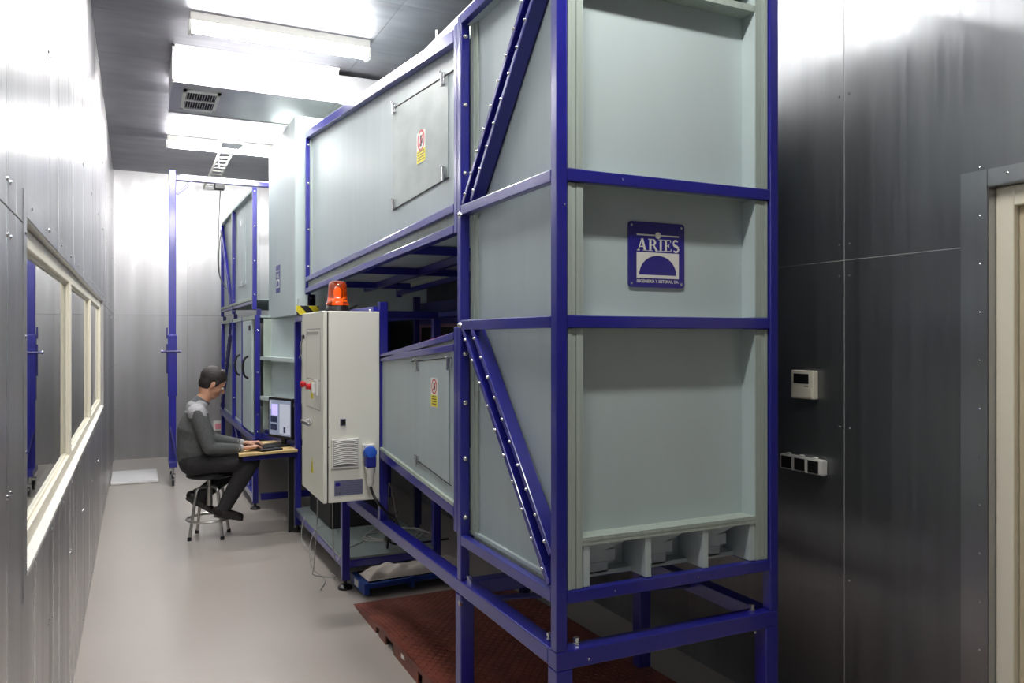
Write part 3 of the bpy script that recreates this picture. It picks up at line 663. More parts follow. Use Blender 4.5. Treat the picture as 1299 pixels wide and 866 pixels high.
mb = MB(); mb.tube([(xd, 4.56, 1.12), (xd - .035, 4.56, 1.12)], .010, 10); mb.box(xd - .045, xd - .03, 4.36, 4.575, 1.112, 1.130); mb.lathe((xd, 4.56, 1.12), [(.02, 0), (.02, .008)], 12, (-1, 0, 0)); mb.lathe((xd, 4.47, 1.12), [(.014, 0), (.014, .012)], 12, (-1, 0, 0))
build('door_handle', mb, CHROME, dd, bevel=.002)
mb = MB(); mb.prism([(4.43, .84), (4.505, .84), (4.467, .93)], lambda u, v, d: (d, u, v), xd - .001, xd); mb.m = 1; mb.box(xd - .0015, xd, 4.462, 4.471, .862, .898); mb.box(xd - .0015, xd, 4.462, 4.471, .85, .857)
build('shock_sign', mb, [YEL, BLACK], dd)
mb = MB(); mb.lathe((xd, 4.70, 1.60), [(.012, 0), (.012, .01)], 10, (-1, 0, 0)); build('door_lock', mb, BLACK, dd)
yf = CY0
vt = build('vent_cover', B(.934, 1.084, yf - .012, yf, .900, 1.058), WHITE, cb, bevel=.004)
build('vent_shade_plate', B(.943, 1.075, yf - .0126, yf - .011, .910, 1.050), mat('vent_shadow', lin(120, 120, 116), .7), vt)  # flat grey plate, shade between the louvres put into its colour
for k in range(13):
    z = .918 + k * .0102; mb = MB(); n = 6
    for q in range(n):
        a, b = q / n, (q + 1) / n; za, zb_ = z + .008 * math.sin(PI * a), z + .008 * math.sin(PI * b)
        mb.hexa([(lerp(.945, 1.073, a), yf - .018, za), (lerp(.945, 1.073, b), yf - .018, zb_), (lerp(.945, 1.073, b), yf - .011, zb_), (lerp(.945, 1.073, a), yf - .011, za),
                 (lerp(.945, 1.073, a), yf - .0155, za + .0055), (lerp(.945, 1.073, b), yf - .0155, zb_ + .0055), (lerp(.945, 1.073, b), yf - .011, zb_ + .005), (lerp(.945, 1.073, a), yf - .011, za + .005)])
    build('louvre', mb, WHITE, vt)
mb = MB(); mb.box(.982, 1.012, yf - .004, yf, 1.127, 1.163); mb.m = 1; mb.box(.986, 1.008, yf - .012, yf - .004, 1.133, 1.158); build('toggle_switch', mb, [PLATE, BLACK], cb)
rp = MB(); rp.box(.951, 1.104, yf - .002, yf, .755, .836); rp.m = 1; rp.box(.957, .982, yf - .0025, yf - .001, .806, .826); rp.m = 2
for k in range(5): rp.box(.99, 1.098 - .01 * (k % 2), yf - .0025, yf - .001, .768 + k * .0125, .770 + k * .0125)
rp.m = 3
for k in range(2):                          # C E mark
    for q in range(5):
        a, b = PI / 2 + PI * q / 5, PI / 2 + PI * (q + 1) / 5; c0 = .967 + k * .014; r0, r1 = .006, .004
        rp.prism([(c0 + r0 * math.cos(a), .768 + r0 * math.sin(a)), (c0 + r0 * math.cos(b), .768 + r0 * math.sin(b)), (c0 + r1 * math.cos(b), .768 + r1 * math.sin(b)), (c0 + r1 * math.cos(a), .768 + r1 * math.sin(a))], lambda u, v, d: (u, d, v), yf - .003, yf - .001)
rp.box(.976, .981, yf - .003, yf - .001, .767, .769)
rp.m = 0; build('rating_plate', rp, [PLATE, SIGN, mat('plate_print', lin(86, 90, 116), .5), BLACK], cb)
mb = MB(); mb.box(1.098, 1.165, yf - .03, yf, .965, 1.022); mb.box(1.098, 1.112, yf - .012, yf, .93, .965); build('plug_socket', mb, WHITE, cb, bevel=.004)
mb = MB()
for p in ((.915, 1.02), (1.105, 1.012), (1.155, 1.012)): mb.dome((p[0] + .0, yf - .031, p[1]), (0, -1, 0), .004, .003)
build('socket_screws', mb, CHROME, cb, kind='stuff')
pg = thing('power_plug', (1.132, yf - .05, .84), 'blue and white industrial plug in the cabinet side socket', 'plug')
mb = MB(); mb.lathe((1.132, yf - .035, .978), [(.030, -.02), (.034, -.015), (.034, .028), (.028, .038), (.01, .042)], 20, (0, -1, .2)); build('plug_cap', mb, BLUEP, pg, True)
mb = MB(); mb.box(1.105, 1.160, yf - .075, yf - .02, .902, .965); build('plug_collar', mb, mat('deep_blue_plug', lin(34, 44, 140), .4), pg, bevel=.008)
mb = MB(); mb.lathe((1.134, yf - .045, .905), [(.026, 0), (.026, -.03), (.020, -.045), (.020, -.085), (.012, -.105)], 16); build('plug_grip', mb, WHITE, pg, True)

# beacon
bx, by = 1.01, 4.36
bn = thing('warning_beacon', (bx, by, CZ1), 'orange rotating warning beacon with black base on top of the cabinet', 'beacon')
build('beacon_base', MB().lathe((bx, by, CZ1), [(.068, 0), (.068, .012), (.060, .03), (.058, .036)], 28), BLACK, bn, True)
build('lens', MB().lathe((bx, by, CZ1 + .036), [(.064, 0), (.064, .012), (.056, .02), (.052, .06), (.049, .115), (.042, .130), (.028, .136), (.001, .137)], 28), LENS, bn, True)
mb = MB(); mb.lathe((bx, by, CZ1 + .037), [(.02, 0), (.02, .03), (.012, .035), (.014, .06), (.014, .08), (.008, .095), (.001, .098)], 14); build('beacon_bulb', mb, mat('bulb', lin(240, 150, 60), .3, emit=((1, .35, .05, 1), .6)), bn, True)
mb = MB(); mb.hexa([(bx - .03, by + .02, CZ1 + .05), (bx + .02, by + .035, CZ1 + .05), (bx + .02, by + .04, CZ1 + .05), (bx - .03, by + .025, CZ1 + .05), (bx - .03, by + .02, CZ1 + .15), (bx + .02, by + .035, CZ1 + .15), (bx + .02, by + .04, CZ1 + .15), (bx - .03, by + .025, CZ1 + .15)])
build('reflector', mb, CHROME, bn)

# ------------------------------------------------------------ contraction box (upper) and test-section panel below
ub = thing('upper_box', (1.145, 6.40, 1.774), 'tall pale grey box on the upper tunnel between the long duct and far duct', 'wind tunnel')
build('box_side', B(1.145, 1.175, 6.415, 7.76, 1.774, 3.36), PANELW, ub, bevel=.003)
build('box_front', B(1.145, 2.25, 6.40, 6.415, 1.774, 3.36), PANEL, ub, bevel=.003)
build('box_back', B(1.145, 2.25, 7.76, 7.775, 1.774, 3.36), PANEL, ub); build('box_side', B(2.22, 2.25, 6.415, 7.76, 1.774, 3.36), PANEL, ub)
build('box_bottom', B(1.175, 2.22, 6.415, 7.76, 1.774, 1.79), PANEL, ub); build('box_top', B(1.175, 2.22, 6.415, 7.76, 3.345, 3.36), PANEL, ub)
build('corner_block', B(1.16, 1.23, 6.31, 6.40, 1.80, 1.90), PANEL, ub)
# small plaque (px 350-358, y 335-370)
pq = MB(); pz0, pz1, py0, py1 = 1.99, 2.235, 7.12, 7.34
pq.box(1.143, 1.145, py0, py1, pz0, pz1); pq.m = 1
pq.box(1.142, 1.1432, py0 + .03, py1 - .03, pz0 + .045, pz0 + .12); pq.box(1.142, 1.1432, py0 + .03, py1 - .03, pz0 + .19, pz0 + .197)
pq.m = 0
for k in range(8):
    a, b = PI * k / 8, PI * (k + 1) / 8; cy = (py0 + py1) / 2
    pq.prism([(cy + .065 * math.cos(a), pz0 + .055 + .055 * math.sin(a)), (cy + .065 * math.cos(b), pz0 + .055 + .055 * math.sin(b)), (cy, pz0 + .055)], lambda u, v, d: (d, u, v), 1.1412, 1.142)
bq = build('company_plaque', pq, [SIGN, SIGNW], ub); fix_normals(bq)
font_mesh('lettering', 'ARIES', .05, lambda a, b, d: (1.1418, (py0 + py1) / 2 - a, pz0 + .135 + b), SIGNW, bq, width=.16)

nz = thing('nozzle_section', (1.0, 7.60, .66), 'grey tapered tunnel section with two ribs behind the monitor', 'wind tunnel')
pA, pB = Vector((1.05, 7.60, 0)), Vector((1.19, 6.645, 0)); dv = (pB - pA).normalized(); nv = Vector((dv.y, -dv.x, 0))
nv = Vector((-abs(dv.y), -abs(dv.x), 0)).normalized()    # toward the aisle
def nbox(name, t0, t1, z0, z1, d0, d1, m):
    a = pA.lerp(pB, t0); b = pA.lerp(pB, t1); p = []
    for z in (z0, z1):
        for q, d in ((a, d0), (b, d0), (b, d1), (a, d1)): p.append((q.x - nv.x * d, q.y - nv.y * d, z))
    o = build(name, MB().hexa(p), m, nz); fix_normals(o); return o
nbox('recessed_panel', 0.0, 1, .74, 1.77, .09, .105, PANEL)
for z in (1.402, 1.034): nbox('rib', -.03, 1.0, z - .016, z + .016, -.005, .09, PANEL)
nbox('bottom_rail', 0, 1, .66, .71, -.005, .04, BLUE); nbox('bottom_rail', 0, 1, .70, .74, .03, .10, BLUED)
nbox('ply_flange', .0, .018, .74, 1.77, .02, .09, PLY)
nbox('back_panel', 0.0, 1.0, .70, 1.77, .8, .82, PANEL)

# ------------------------------------------------------------ far sections
FX = 1.0
fu = thing('far_upper_duct', (FX, 7.8, 1.95), 'far grey upper duct with blue posts, beyond the tall box', 'wind tunnel')
for y in (7.80, 9.56, 10.86):
    build('post', B(FX, FX + .04, y, y + .04, 1.86, 3.07 if y > 8 else 3.02), BLUE, fu, bevel=.003)
    build('post', B(2.26, 2.30, y, y + .04, 1.86, 3.07), BLUE, fu, bevel=.003)
for a, b, z0, z1 in ((7.84, 9.56, 3.0, 3.05), (9.60, 10.86, 3.05, 3.05)):
    beam((FX + .02, a, z0 - .0), (FX + .02, b, z1), .04, .03, fu, PANEL, 'top_board'); beam((FX + .02, a, 1.965), (FX + .02, b, 1.965), .04, .03, fu, PLY, 'bottom_board')
    beam((FX + .02, a, 1.93), (FX + .02, b, 1.93), .035, .03, fu, BLUED, 'rail')
    o = build('side_panel', quadp(FX + .038, FX + .05, [(a, 1.95), (b, 1.95), (b, z1), (a, z0)]), PANELW, fu); fix_normals(o)
build('underside_panel', B(FX + .03, 2.28, 7.84, 10.88, 1.95, 1.965), PANEL, fu)
build('side_panel', B(2.27, 2.285, 7.84, 10.86, 1.95, 3.04), PANEL, fu)
beam((FX + .01, 9.66, 1.98), (FX + .01, 10.84, 3.04), .03, .03, fu, BLUE, 'brace', (1, 0, 0)); beam((FX + .01, 9.78, 1.98), (FX + .01, 10.93, 3.0), .025, .03, fu, BLUE, 'brace', (1, 0, 0))
beam((FX + .0, 8.05, 2.2), (FX + .0, 8.05, 2.23), .02, .02, fu, PLY, 'tab'); 
mb = MB(); mb.box(FX + .030, FX + .038, 8.6, 9.2, 2.15, 2.85); hq = build('hatch', mb, PANELW, fu)
for z in (2.17, 2.82): build('latch', B(FX + .02, FX + .03, 8.85, 8.9, z - .03, z + .03), CHROME, hq)
bolts([((FX + .02, 7.80, z), (0, -1, 0)) for z in (2.98, 2.65, 2.32, 2.0)] + [((FX + .02, 9.56, z), (0, -1, 0)) for z in (2.5, 2.02, 1.9)], fu, .009, .008)

fd = thing('far_lower_duct', (FX, 7.62, .66), 'far grey lower duct with a black-handled door, beyond the seated man', 'wind tunnel')
for y, w2 in ((7.615, .045), (8.64, .04), (9.55, .045), (10.80, .04)):
    build('post', B(FX, FX + w2, y, y + w2, .64, 1.80), BLUE, fd, bevel=.003); build('post', B(2.26, 2.30, y, y + w2, .0, 1.80), BLUE, fd)
for a, b in ((7.66, 8.64), (8.68, 9.55), (9.60, 10.80)):
    build('side_panel', B(FX + .040, FX + .052, a, b, .68, 1.78), PANELW, fd)
    build('top_board', B(FX + .004, FX + .04, a, b, 1.765, 1.80), PLY, fd)
build('bottom_rail', B(FX - .01, FX + .05, 7.67, 10.9, .60, .66), BLUE, fd, bevel=.004)
build('roof_panel', B(FX + .03, 2.28, 7.66, 10.88, 1.78, 1.80), PANEL, fd); build('underside_panel', B(FX + .03, 2.28, 7.66, 10.88, .66, .68), PANEL, fd)
build('side_panel', B(2.27, 2.285, 7.66, 10.8, .68, 1.78), PANEL, fd)
for i in range(3): build('spacer', B(FX + .02, FX + .06, (7.66, 9.56, 10.8)[i], (7.66, 9.56, 10.8)[i] + .04, 1.80, 1.86), BLUED, fd)
beam((FX - .002, 9.66, 1.76), (FX - .002, 10.78, .70), .025, .03, fd, BLUED, 'brace', (1, 0, 0)); beam((FX - .002, 9.66, 1.62), (FX - .002, 10.64, .70), .02, .03, fd, BLUED, 'brace', (1, 0, 0))
bolts([((FX - .018, lerp(9.66, 10.7, k / 12), lerp(1.70, .70, k / 12)), (-1, 0, 0)) for k in range(13)] + [((FX + .022, 7.615, z), (0, -1, 0)) for z in (1.66, 1.27, .88, .72)] + [((FX + .022, 9.55, z), (0, -1, 0)) for z in (1.3, .9)], fd, .010, .008)
dl = build('door', B(FX + .004, FX + .03, 7.93, 8.60, .68, 1.76), PANEL, fd, bevel=.003)
for y in (8.12, 8.80):
    mb = MB(); mb.tube(spline([(FX, y, 1.41), (FX - .035, y, 1.38), (FX - .05, y, 1.30), (FX - .035, y, 1.22), (FX, y, 1.19)], 5), .011, 8); build('door_handle', mb, BLACK, dl, True)
mb = MB(); mb.box(FX - .008, FX + .004, 7.98, 8.06, 1.66, 1.71); build('door_stop', mb, BLACK, dl)

fs = thing('far_stand', (FX, 7.62, 0), 'blue stand with levelling feet under the far lower duct, behind the stool', 'stand')
for x, y in ((FX - .022, 7.615), (FX, 9.55), (FX, 10.80), (2.0, 7.615)):
    build('leg', B(x, x + .05, y, y + .05, .055, .60 if y > 7.7 or x > 1.5 else .66), BLUE, fs, bevel=.003); foot(x + .025, y + .025, fs)
build('rail', B(FX - .02, FX + .03, 7.67, 10.8, .08, .14), BLUE, fs, bevel=.003); build('rail', B(FX + .05, 2.0, 7.615, 7.665, .08, .14), BLUE, fs, bevel=.003)
beam((FX + .025, 8.1, .14), (FX + .025, 9.4, .60), .04, .04, fs, BLUE, 'brace', (1, 0, 0))

# ------------------------------------------------------------ gantry
GX = -.045
gt = thing('rolling_gantry', (.40 + GX, 9.4, 0), 'tall blue lifting gantry on casters near the back wall', 'gantry')
for x in (.37 + GX, 2.36):
    build('post', B(x, x + .075, 9.36, 9.44, .20, 3.42), BLUE, gt, bevel=.006)
    build('foot_bar', B(x - .0, x + .075, 9.17, 9.63, .20, .26), BLUE, gt, bevel=.004)
    mb = MB()
    for y in (9.19, 9.61):
        mb.tube([(x + .037, y, .20), (x + .037, y, .13)], .012, 8)
        mb.box(x + .014, x + .018, y - .03, y + .03, .04, .13); mb.box(x + .056, x + .060, y - .03, y + .03, .04, .13); mb.box(x + .014, x + .06, y - .03, y + .03, .125, .13)
    build('caster_fork', mb, CHROME, gt)
    for y in (9.19, 9.61): build('caster_wheel', MB().lathe((x + .022, y, .05), [(.02, 0), (.05, .003), (.05, .027), (.02, .03)], 20, (1, 0, 0)), BLACK, gt, True)
build('post_sleeve', B(.362 + GX, .452 + GX, 9.35, 9.45, .95, 1.62), BLUE, gt, bevel=.004)
beam((.34, 9.36, .62), (.40, 9.19, .27), .02, .02, gt, BLUED, 'stay')
build('top_beam', B(.445 + GX, 2.36, 9.36, 9.44, 3.315, 3.36), BLUE, gt, bevel=.004)
build('top_rail', B(.445, 2.36, 9.40, 9.43, 3.372, 3.385), DUCTM, gt)
beam((.41, 9.4, 3.16), (.58, 9.4, 3.335), .02, .03, gt, BLUE, 'gusset')
mb = MB(); mb.tube([(.25, 9.34, 1.44), (.45, 9.34, 1.44)], .012, 8); mb.lathe((.25, 9.34, 1.44), [(.02, 0), (.02, .012)], 6, (1, 0, 0)); mb.box(.303, .317, 9.38, 9.42, 1.20, 1.52); mb.box(.303, .317, 9.38, 9.42, 1.58, 1.70)
build('lock_pin', mb, BLUED, gt)
build('gantry_trolley', MB().box(.80, .90, 9.34, 9.46, 3.25, 3.313), BLACK, gt, bevel=.003)
tag(build('hanging_cable', MB().tube(spline([(.86, 9.40, 3.25), (.84, 9.35, 2.9), (.82, 9.25, 2.45), (.84, 9.2, 2.25), (.90, 9.15, 2.12)], 6), .006, 6), BLACK, loc=(.86, 9.4, 3.25)), 'thin black cable hanging from the gantry beam', 'cable')
tag(build('looped_cable', MB().tube(spline([(.84, 9.30, 2.30), (.86, 9.6, 2.5), (.93, 10.2, 2.80), (1.02, 10.8, 2.96)], 6), .005, 6), BLACK, loc=(.84, 9.4, 2.3)), 'black cable curving from the hanging cable to the far duct', 'cable')

# cable tray on the ceiling
ct = thing('cable_tray', (.90, 9.6, CEIL), 'white ladder cable tray running along the ceiling toward the back wall', 'tray')
for x in (.83, .96): build('side_rail', B(x, x + .008, 8.5, YB - .01, 3.60, 3.65), WHITE, ct)
for k in range(14): y = 8.55 + k * .2; build('rung', B(.838, .96, y, y + .025, 3.603, 3.612), WHITE, ct)
for y in (8.7, 10.0, 11.2): build('hanger', B(.89, .90, y, y + .01, 3.605, CEIL), DUCTM, ct)
build('tray_box', B(.80, 1.0, 8.52, 8.78, 3.58, 3.60), WHITE, ct)

# ------------------------------------------------------------ air handling duct
ac = thing('ceiling_duct', (.86, 6.77, 3.49), 'bright galvanised rectangular air duct under the ceiling with grille below', 'duct')
build('duct_box', B(.25, 1.48, 6.345, 7.20, 3.49, CEIL - .001), DUCTM, ac, bevel=.003)
mb = MB()
for z in (3.497, 3.76): mb.box(.245, 1.485, 6.335, 6.346, z - .012, z + .008)
mb.box(.245, .262, 6.335, 6.346, 3.49, 3.77); mb.box(.335, .340, 6.342, 6.346, 3.5, 3.75); mb.box(.245, .262, 6.335, 7.21, 3.482, 3.492); mb.box(1.47, 1.485, 6.335, 7.21, 3.482, 3.492)
mb.box(.245, 1.485, 7.19, 7.21, 3.482, 3.492)
build('duct_flange', mb, DUCTM, ac)
gr = MB(); gx0, gx1, gy0, gy1 = .33, .60, 6.50, 7.06
gr.box(gx0, gx1, gy0, gy0 + .05, 3.478, 3.489); gr.box(gx0, gx1, gy1 - .05, gy1, 3.478, 3.489); gr.box(gx0, gx0 + .025, gy0, gy1, 3.478, 3.489); gr.box(gx1 - .025, gx1, gy0, gy1, 3.478, 3.489); gr.box(gx0, gx1, 6.765, 6.79, 3.478, 3.489)
gg = build('grille', gr, WHITE, ac)
build('grille_back', B(gx0 + .01, gx1 - .01, gy0 + .01, gy1 - .01, 3.4885, 3.4899), BLACKM, gg)
for k in range(12):
    x = gx0 + .032 + k * .0185; build('slat', MB().bar((x, gy0 + .04, 3.483), (x, gy1 - .04, 3.483), .0035, .010, (.35, 0, 1)), DUCTM, gg)
build('branch_duct', B(1.48, 2.1, 6.42, 7.10, 3.50, 3.74), DUCTM, ac, bevel=.004)
mb = MB(); pth = spline([(1.40, 7.18, 3.60), (1.38, 7.45, 3.50), (1.45, 7.75, 3.47), (1.75, 7.9, 3.50), (2.1, 8.0, 3.52)], 14)
mb.tube(pth, [.085 + (.008 if k % 2 else -.004) for k in range(len(pth))], 14)
tag(build('flexible_hose', mb, DUCTM, loc=(1.4, 7.3, 3.4)), 'crumpled silver foil hose above the tall grey box', 'hose')
hd = thing('roof_duct', (1.40, 2.6, 3.0), 'white insulated duct lying along the roof of the long upper duct', 'duct')
build('duct_body', B(1.40, 1.62, 3.1, 4.85, 3.02, 3.15), WHITE, hd, bevel=.01)
for y in (3.92, 4.69): build('stud', MB().tube([(1.43, y, 3.15), (1.43, y, 3.215)], .005, 6), WHITE, hd)
sd = thing('smoke_detector', (1.22, 8.35, CEIL), 'small round white smoke detector on the ceiling above the tall box', 'detector')
build('detector_base', MB().lathe((1.22, 8.35, CEIL), [(.055, 0), (.055, -.015), (.045, -.022)], 16), WHITE, sd, True); build('detector_head', MB().lathe((1.22, 8.35, CEIL - .022), [(.04, 0), (.036, -.02), (.015, -.028)], 16), WHITE, sd, True)

# ------------------------------------------------------------ wall fittings
th = thing('thermostat', (XR, 2.40, 1.345), 'beige wall thermostat with dark display on the dark right wall', 'thermostat')
build('thermostat_body', B(XR - .028, XR - .001, 2.350, 2.470, 1.345, 1.462), CREAM, th, bevel=.004)
build('display', B(XR - .0292, XR - .027, 2.376, 2.456, 1.408, 1.448), BLACK, th); build('thermostat_print', B(XR - .0288, XR - .027, 2.378, 2.40, 1.396, 1.399), CABG, th)
build('front_flap', B(XR - .030, XR - .027, 2.360, 2.460, 1.352, 1.392), CREAM, th, bevel=.001)
so = thing('socket_block', (XR, 2.40, 1.045), 'white block of three black switches low on the right wall', 'switch')
build('socket_housing', B(XR - .035, XR - .001, 2.302, 2.528, 1.045, 1.106), WHITE, so, bevel=.005)
for k in range(3):
    y = 2.310 + k * .072
    build('rocker', B(XR - .039, XR - .034, y + .008, y + .062, 1.051, 1.100), BLACKM, so, bevel=.002)
    build('conduit_stub', MB().lathe((XR - .022, y + .035, 1.104), [(.012, 0), (.012, .008), (.006, .010)], 10), WHITE, so)
build('socket_separator', B(XR - .040, XR - .034, 2.376, 2.384, 1.047, 1.104), WHITE, so); build('socket_separator', B(XR - .040, XR - .034, 2.448, 2.456, 1.047, 1.104), WHITE, so)
ws = thing('socket_box', (1.0, YB, .34), 'small white socket box low on the back wall behind the man', 'socket')
build('socket_body', B(.955, 1.07, YB - .05, YB - .001, .32, .45), WHITE, ws, bevel=.005); build('socket_face', B(.975, 1.05, YB - .056, YB - .05, .345, .42), PINK, ws)
pb = thing('foam_sheet', (0, 9.8, 0), 'white rigid foam sheet lying flat on the floor by the left wall', 'sheet')
build('sheet', B(-.245, .222, 9.50, 10.28, .002, .034), mat('polystyrene', lin(240, 240, 240), .8), pb, bevel=.008); build('edge_strip', B(.222, .228, 9.50, 10.28, .002, .032), WHITE, pb)

# ------------------------------------------------------------ ramp
rm = thing('steel_ramp', (1.18, 4.65, 0), 'red-brown checker plate steel ramp lying under the near section', 'ramp')
prof = [(4.66, .004), (4.05, .068), (2.75, .10), (2.15, .01)]
mb = MB(); RXX = 2.12
for (ya, za), (yb_, zb2) in zip(prof, prof[1:]):
    mb.hexa([(1.175, yb_, zb2 - .008), (RXX, yb_, zb2 - .008), (RXX, ya, za - .004), (1.175, ya, za - .004), (1.175, yb_, zb2), (RXX, yb_, zb2), (RXX, ya, za), (1.175, ya, za)])
build('deck', mb, REDC, rm)
ch = MB()
def dz(y):
    for (ya, za), (yb_, zb2) in zip(prof, prof[1:]):
        if ya >= y >= yb_: return lerp(za, zb2, (ya - y) / (ya - yb_))
for i in range(38):
    for j in range(80):
        x = 1.19 + i * .0245; y = 4.60 - j * .030
        if x > RXX - .02 or y < 2.2: continue
        z = dz(y) + .0005; a = .008 if (i + j) % 2 else -.008
        d_ = Vector((.0085, a, 0)); n_ = Vector((-a, .0085, 0)).normalized() * .0022; c = Vector((x, y, z))
        ch.add([c - d_, c + n_, c + d_, c - n_, c + Vector((0, 0, .0038))], [(0, 1, 4), (1, 2, 4), (2, 3, 4), (3, 0, 4)])
build('checker_tread', ch, REDC, rm, kind='stuff')
# side skirt with slots
holes = [(4.10, 4.16), (3.84, 3.98), (3.40, 3.46), (3.08, 3.22)]
sk_ = {True: MB(), False: MB()}; cuts = sorted({4.62, 4.05, 2.75, 2.3} | {v for h_ in holes for v in h_}, reverse=True)
for a, b in zip(cuts, cuts[1:]):
    lo = 0.0
    ishole = any(h_[0] - 1e-6 <= b and a <= h_[1] + 1e-6 for h_ in holes)
    for xx in (1.172, RXX - .008):
        if ishole: sk_[xx > 1.5].hexa([(xx, b, dz(b) - .022), (xx + .008, b, dz(b) - .022), (xx + .008, a, dz(a) - .022), (xx, a, dz(a) - .022), (xx, b, dz(b)), (xx + .008, b, dz(b)), (xx + .008, a, dz(a)), (xx, a, dz(a))])
        else: sk_[xx > 1.5].hexa([(xx, b, 0), (xx + .008, b, 0), (xx + .008, a, 0), (xx, a, 0), (xx, b, dz(b)), (xx + .008, b, dz(b)), (xx + .008, a, dz(a)), (xx, a, dz(a))])
for q in sk_.values(): build('side_skirt', q, REDC, rm)
build('sticker', B(1.1705, 1.172, 3.66, 3.71, .035, .055), WHITE, rm)

# ------------------------------------------------------------ floor trolley and cloth
tl = thing('low_trolley', (1.3, 4.8, 0), 'low blue dolly with black pads on the floor under the stand', 'trolley')
def rot(x, y, a=.05): return (1.26 + (x * math.cos(a) - y * math.sin(a)), 4.73 + (x * math.sin(a) + y * math.cos(a)))
def rbox(name, x0, x1, y0, y1, z0, z1, m, bev=.004):
    p = [rot(x0, y0), rot(x1, y0), rot(x1, y1), rot(x0, y1)]
    return build(name, MB().hexa([(*q, z0) for q in p] + [(*q, z1) for q in p]), m, tl, bevel=bev)
rbox('frame_side', 0, .035, 0, .28, .02, .09, TROLL); rbox('frame_side', .30, .33, 0, .28, .02, .09, TROLL); rbox('frame_side', .66, .69, 0, .28, .02, .09, TROLL)
rbox('frame_front', .035, .30, 0, .03, .055, .085, TROLL); rbox('frame_front', .33, .66, 0, .03, .055, .085, TROLL)
rbox('pad', .035, .30, .03, .28, .06, .092, BLACKM); rbox('pad', .33, .66, .03, .28, .06, .092, BLACKM)
build('label_sticker', MB().hexa([(*rot(-.002, .12), .035), (*rot(0, .12), .035), (*rot(0, .20), .035), (*rot(-.002, .20), .035), (*rot(-.002, .12), .075), (*rot(0, .12), .075), (*rot(0, .20), .075), (*rot(-.002, .20), .075)]), WHITE, tl)
for q in ((.05, .05), (.05, .24), (.62, .05), (.62, .24)): rx, ry = rot(*q); build('wheel', MB().lathe((rx - .01, ry, .022), [(.022, 0), (.022, .02)], 14, (1, 0, 0)), BLACK, tl, True)
mb = MB(); NX, NY = 40, 12; vs = []
for i in range(NX + 1):
    for j in range(NY + 1):
        a, b = i / NX, j / NY
        env = (min(1, a * 9) ** .5) * (min(1, (1 - a) * 9) ** .5) * max(0, math.sin(PI * b)) ** .45
        zz = .094 + env * (.048 + .010 * math.sin(a * 17 + b * 5) + .007 * math.sin(a * 31 - b * 9) + .008 * a)
        x, y = rot(.035 + a * .66, .03 + b * .19 + .015 * math.sin(a * 9)); vs.append((x, y, zz))
mb.add(vs, [(i * (NY + 1) + j, (i + 1) * (NY + 1) + j, (i + 1) * (NY + 1) + j + 1, i * (NY + 1) + j + 1) for i in range(NX) for j in range(NY)])
nb = len(mb.v); mb.add([(*rot(.035, .03), .093), (*rot(.695, .03), .093), (*rot(.695, .22), .093), (*rot(.035, .22), .093)], [(3, 2, 1, 0)])
tag(build('folded_cloth', mb, CLOTH, smooth=True, loc=(1.3, 4.8, .094)), 'off-white folded cloth lying on the low blue dolly', 'cloth')

# ------------------------------------------------------------ cables
def cable(name, pts, r, m, label, n=7): 
    return tag(build(name, MB().tube(spline(pts, n), r, 6), m, smooth=True, loc=pts[0]), label, 'cable')
cable('black_cable', [(1.134, 4.13, .80), (1.145, 4.12, .76), (1.17, 4.10, .71), (1.24, 4.18, .64), (1.35, 4.4, .55), (1.45, 4.7, .42), (1.5, 5.1, .25), (1.6, 5.4, .205)], .008, BLACK, 'thick black cable from the blue plug down behind the beam')
cable('grey_wire', [(.95, 4.6, .715), (.95, 4.62, .5), (.95, 4.7, .25), (1.0, 4.95, .12), (1.15, 5.05, .06), (1.19, 5.3, .01)], .003, CABLEG, 'thin grey wire hanging from the left edge of the cabinet to the floor')
cable('grey_wire', [(.99, 4.4, .715), (1.0, 4.42, .45), (1.07, 4.65, .27), (1.22, 5.1, .205), (1.4, 5.3, .202)], .003, CABLEG, 'thin grey wire hanging from the cabinet onto the grey sheet')
cable('grey_wire', [(1.3, 5.9, .205), (1.19, 5.8, .205), (1.12, 5.7, .09), (1.10, 5.5, .01), (1.12, 5.2, .006), (1.05, 5.0, .006)], .003, CABLEG, 'thin grey wire spilling off the sheet onto the floor')
cable('grey_wire', [(1.3, 6.3, .205), (1.18, 6.2, .20), (1.14, 6.1, .06), (1.16, 5.9, .006), (1.14, 5.7, .006)], .003, CABLEG, 'thin grey wire spilling off the sheet beside the rear foot')
mb_pts = []
for k in range(40):
    a = k * .5; mb_pts.append((1.65 + .24 * math.cos(a) * (1 - .006 * k), 5.32 + .17 * math.sin(a) + .003 * k, .204 + .004 * (k % 3)))
tag(build('cable_coil', MB().tube(spline(mb_pts, 3), .004, 6), CABLEG, smooth=True, loc=(1.65, 5.3, .204)), 'loose coil of grey cable on the grey shelf sheet', 'cable')
cable('grey_wire', [(1.36, 4.55, .61), (1.38, 4.6, .72), (1.45, 4.7, .50), (1.5, 4.9, .33), (1.6, 5.1, .21)], .003, CABLEG, 'thin grey wire behind the long blue beam')
cable('black_cable', [(1.5, 5.05, .204), (1.52, 5.03, .38), (1.56, 5.03, .44), (1.52, 5.06, .25), (1.65, 5.1, .205), (1.95, 5.1, .205)], .007, BLACK, 'stiff black cable loop standing on the grey sheet')
cable('grey_wire', [(.89, 4.70, 1.60), (.92, 4.95, 1.55), (1.10, 5.9, 1.48), (1.20, 6.52, 1.43)], .005, CABLEG, 'light grey wire from the cabinet door to the stand post')
cable('black_cable', [(1.1, 4.5, 1.745), (1.06, 4.62, 1.75), (1.12, 4.70, 1.75), (1.22, 4.75, 1.792)], .006, BLACK, 'short black cable behind the orange beacon')

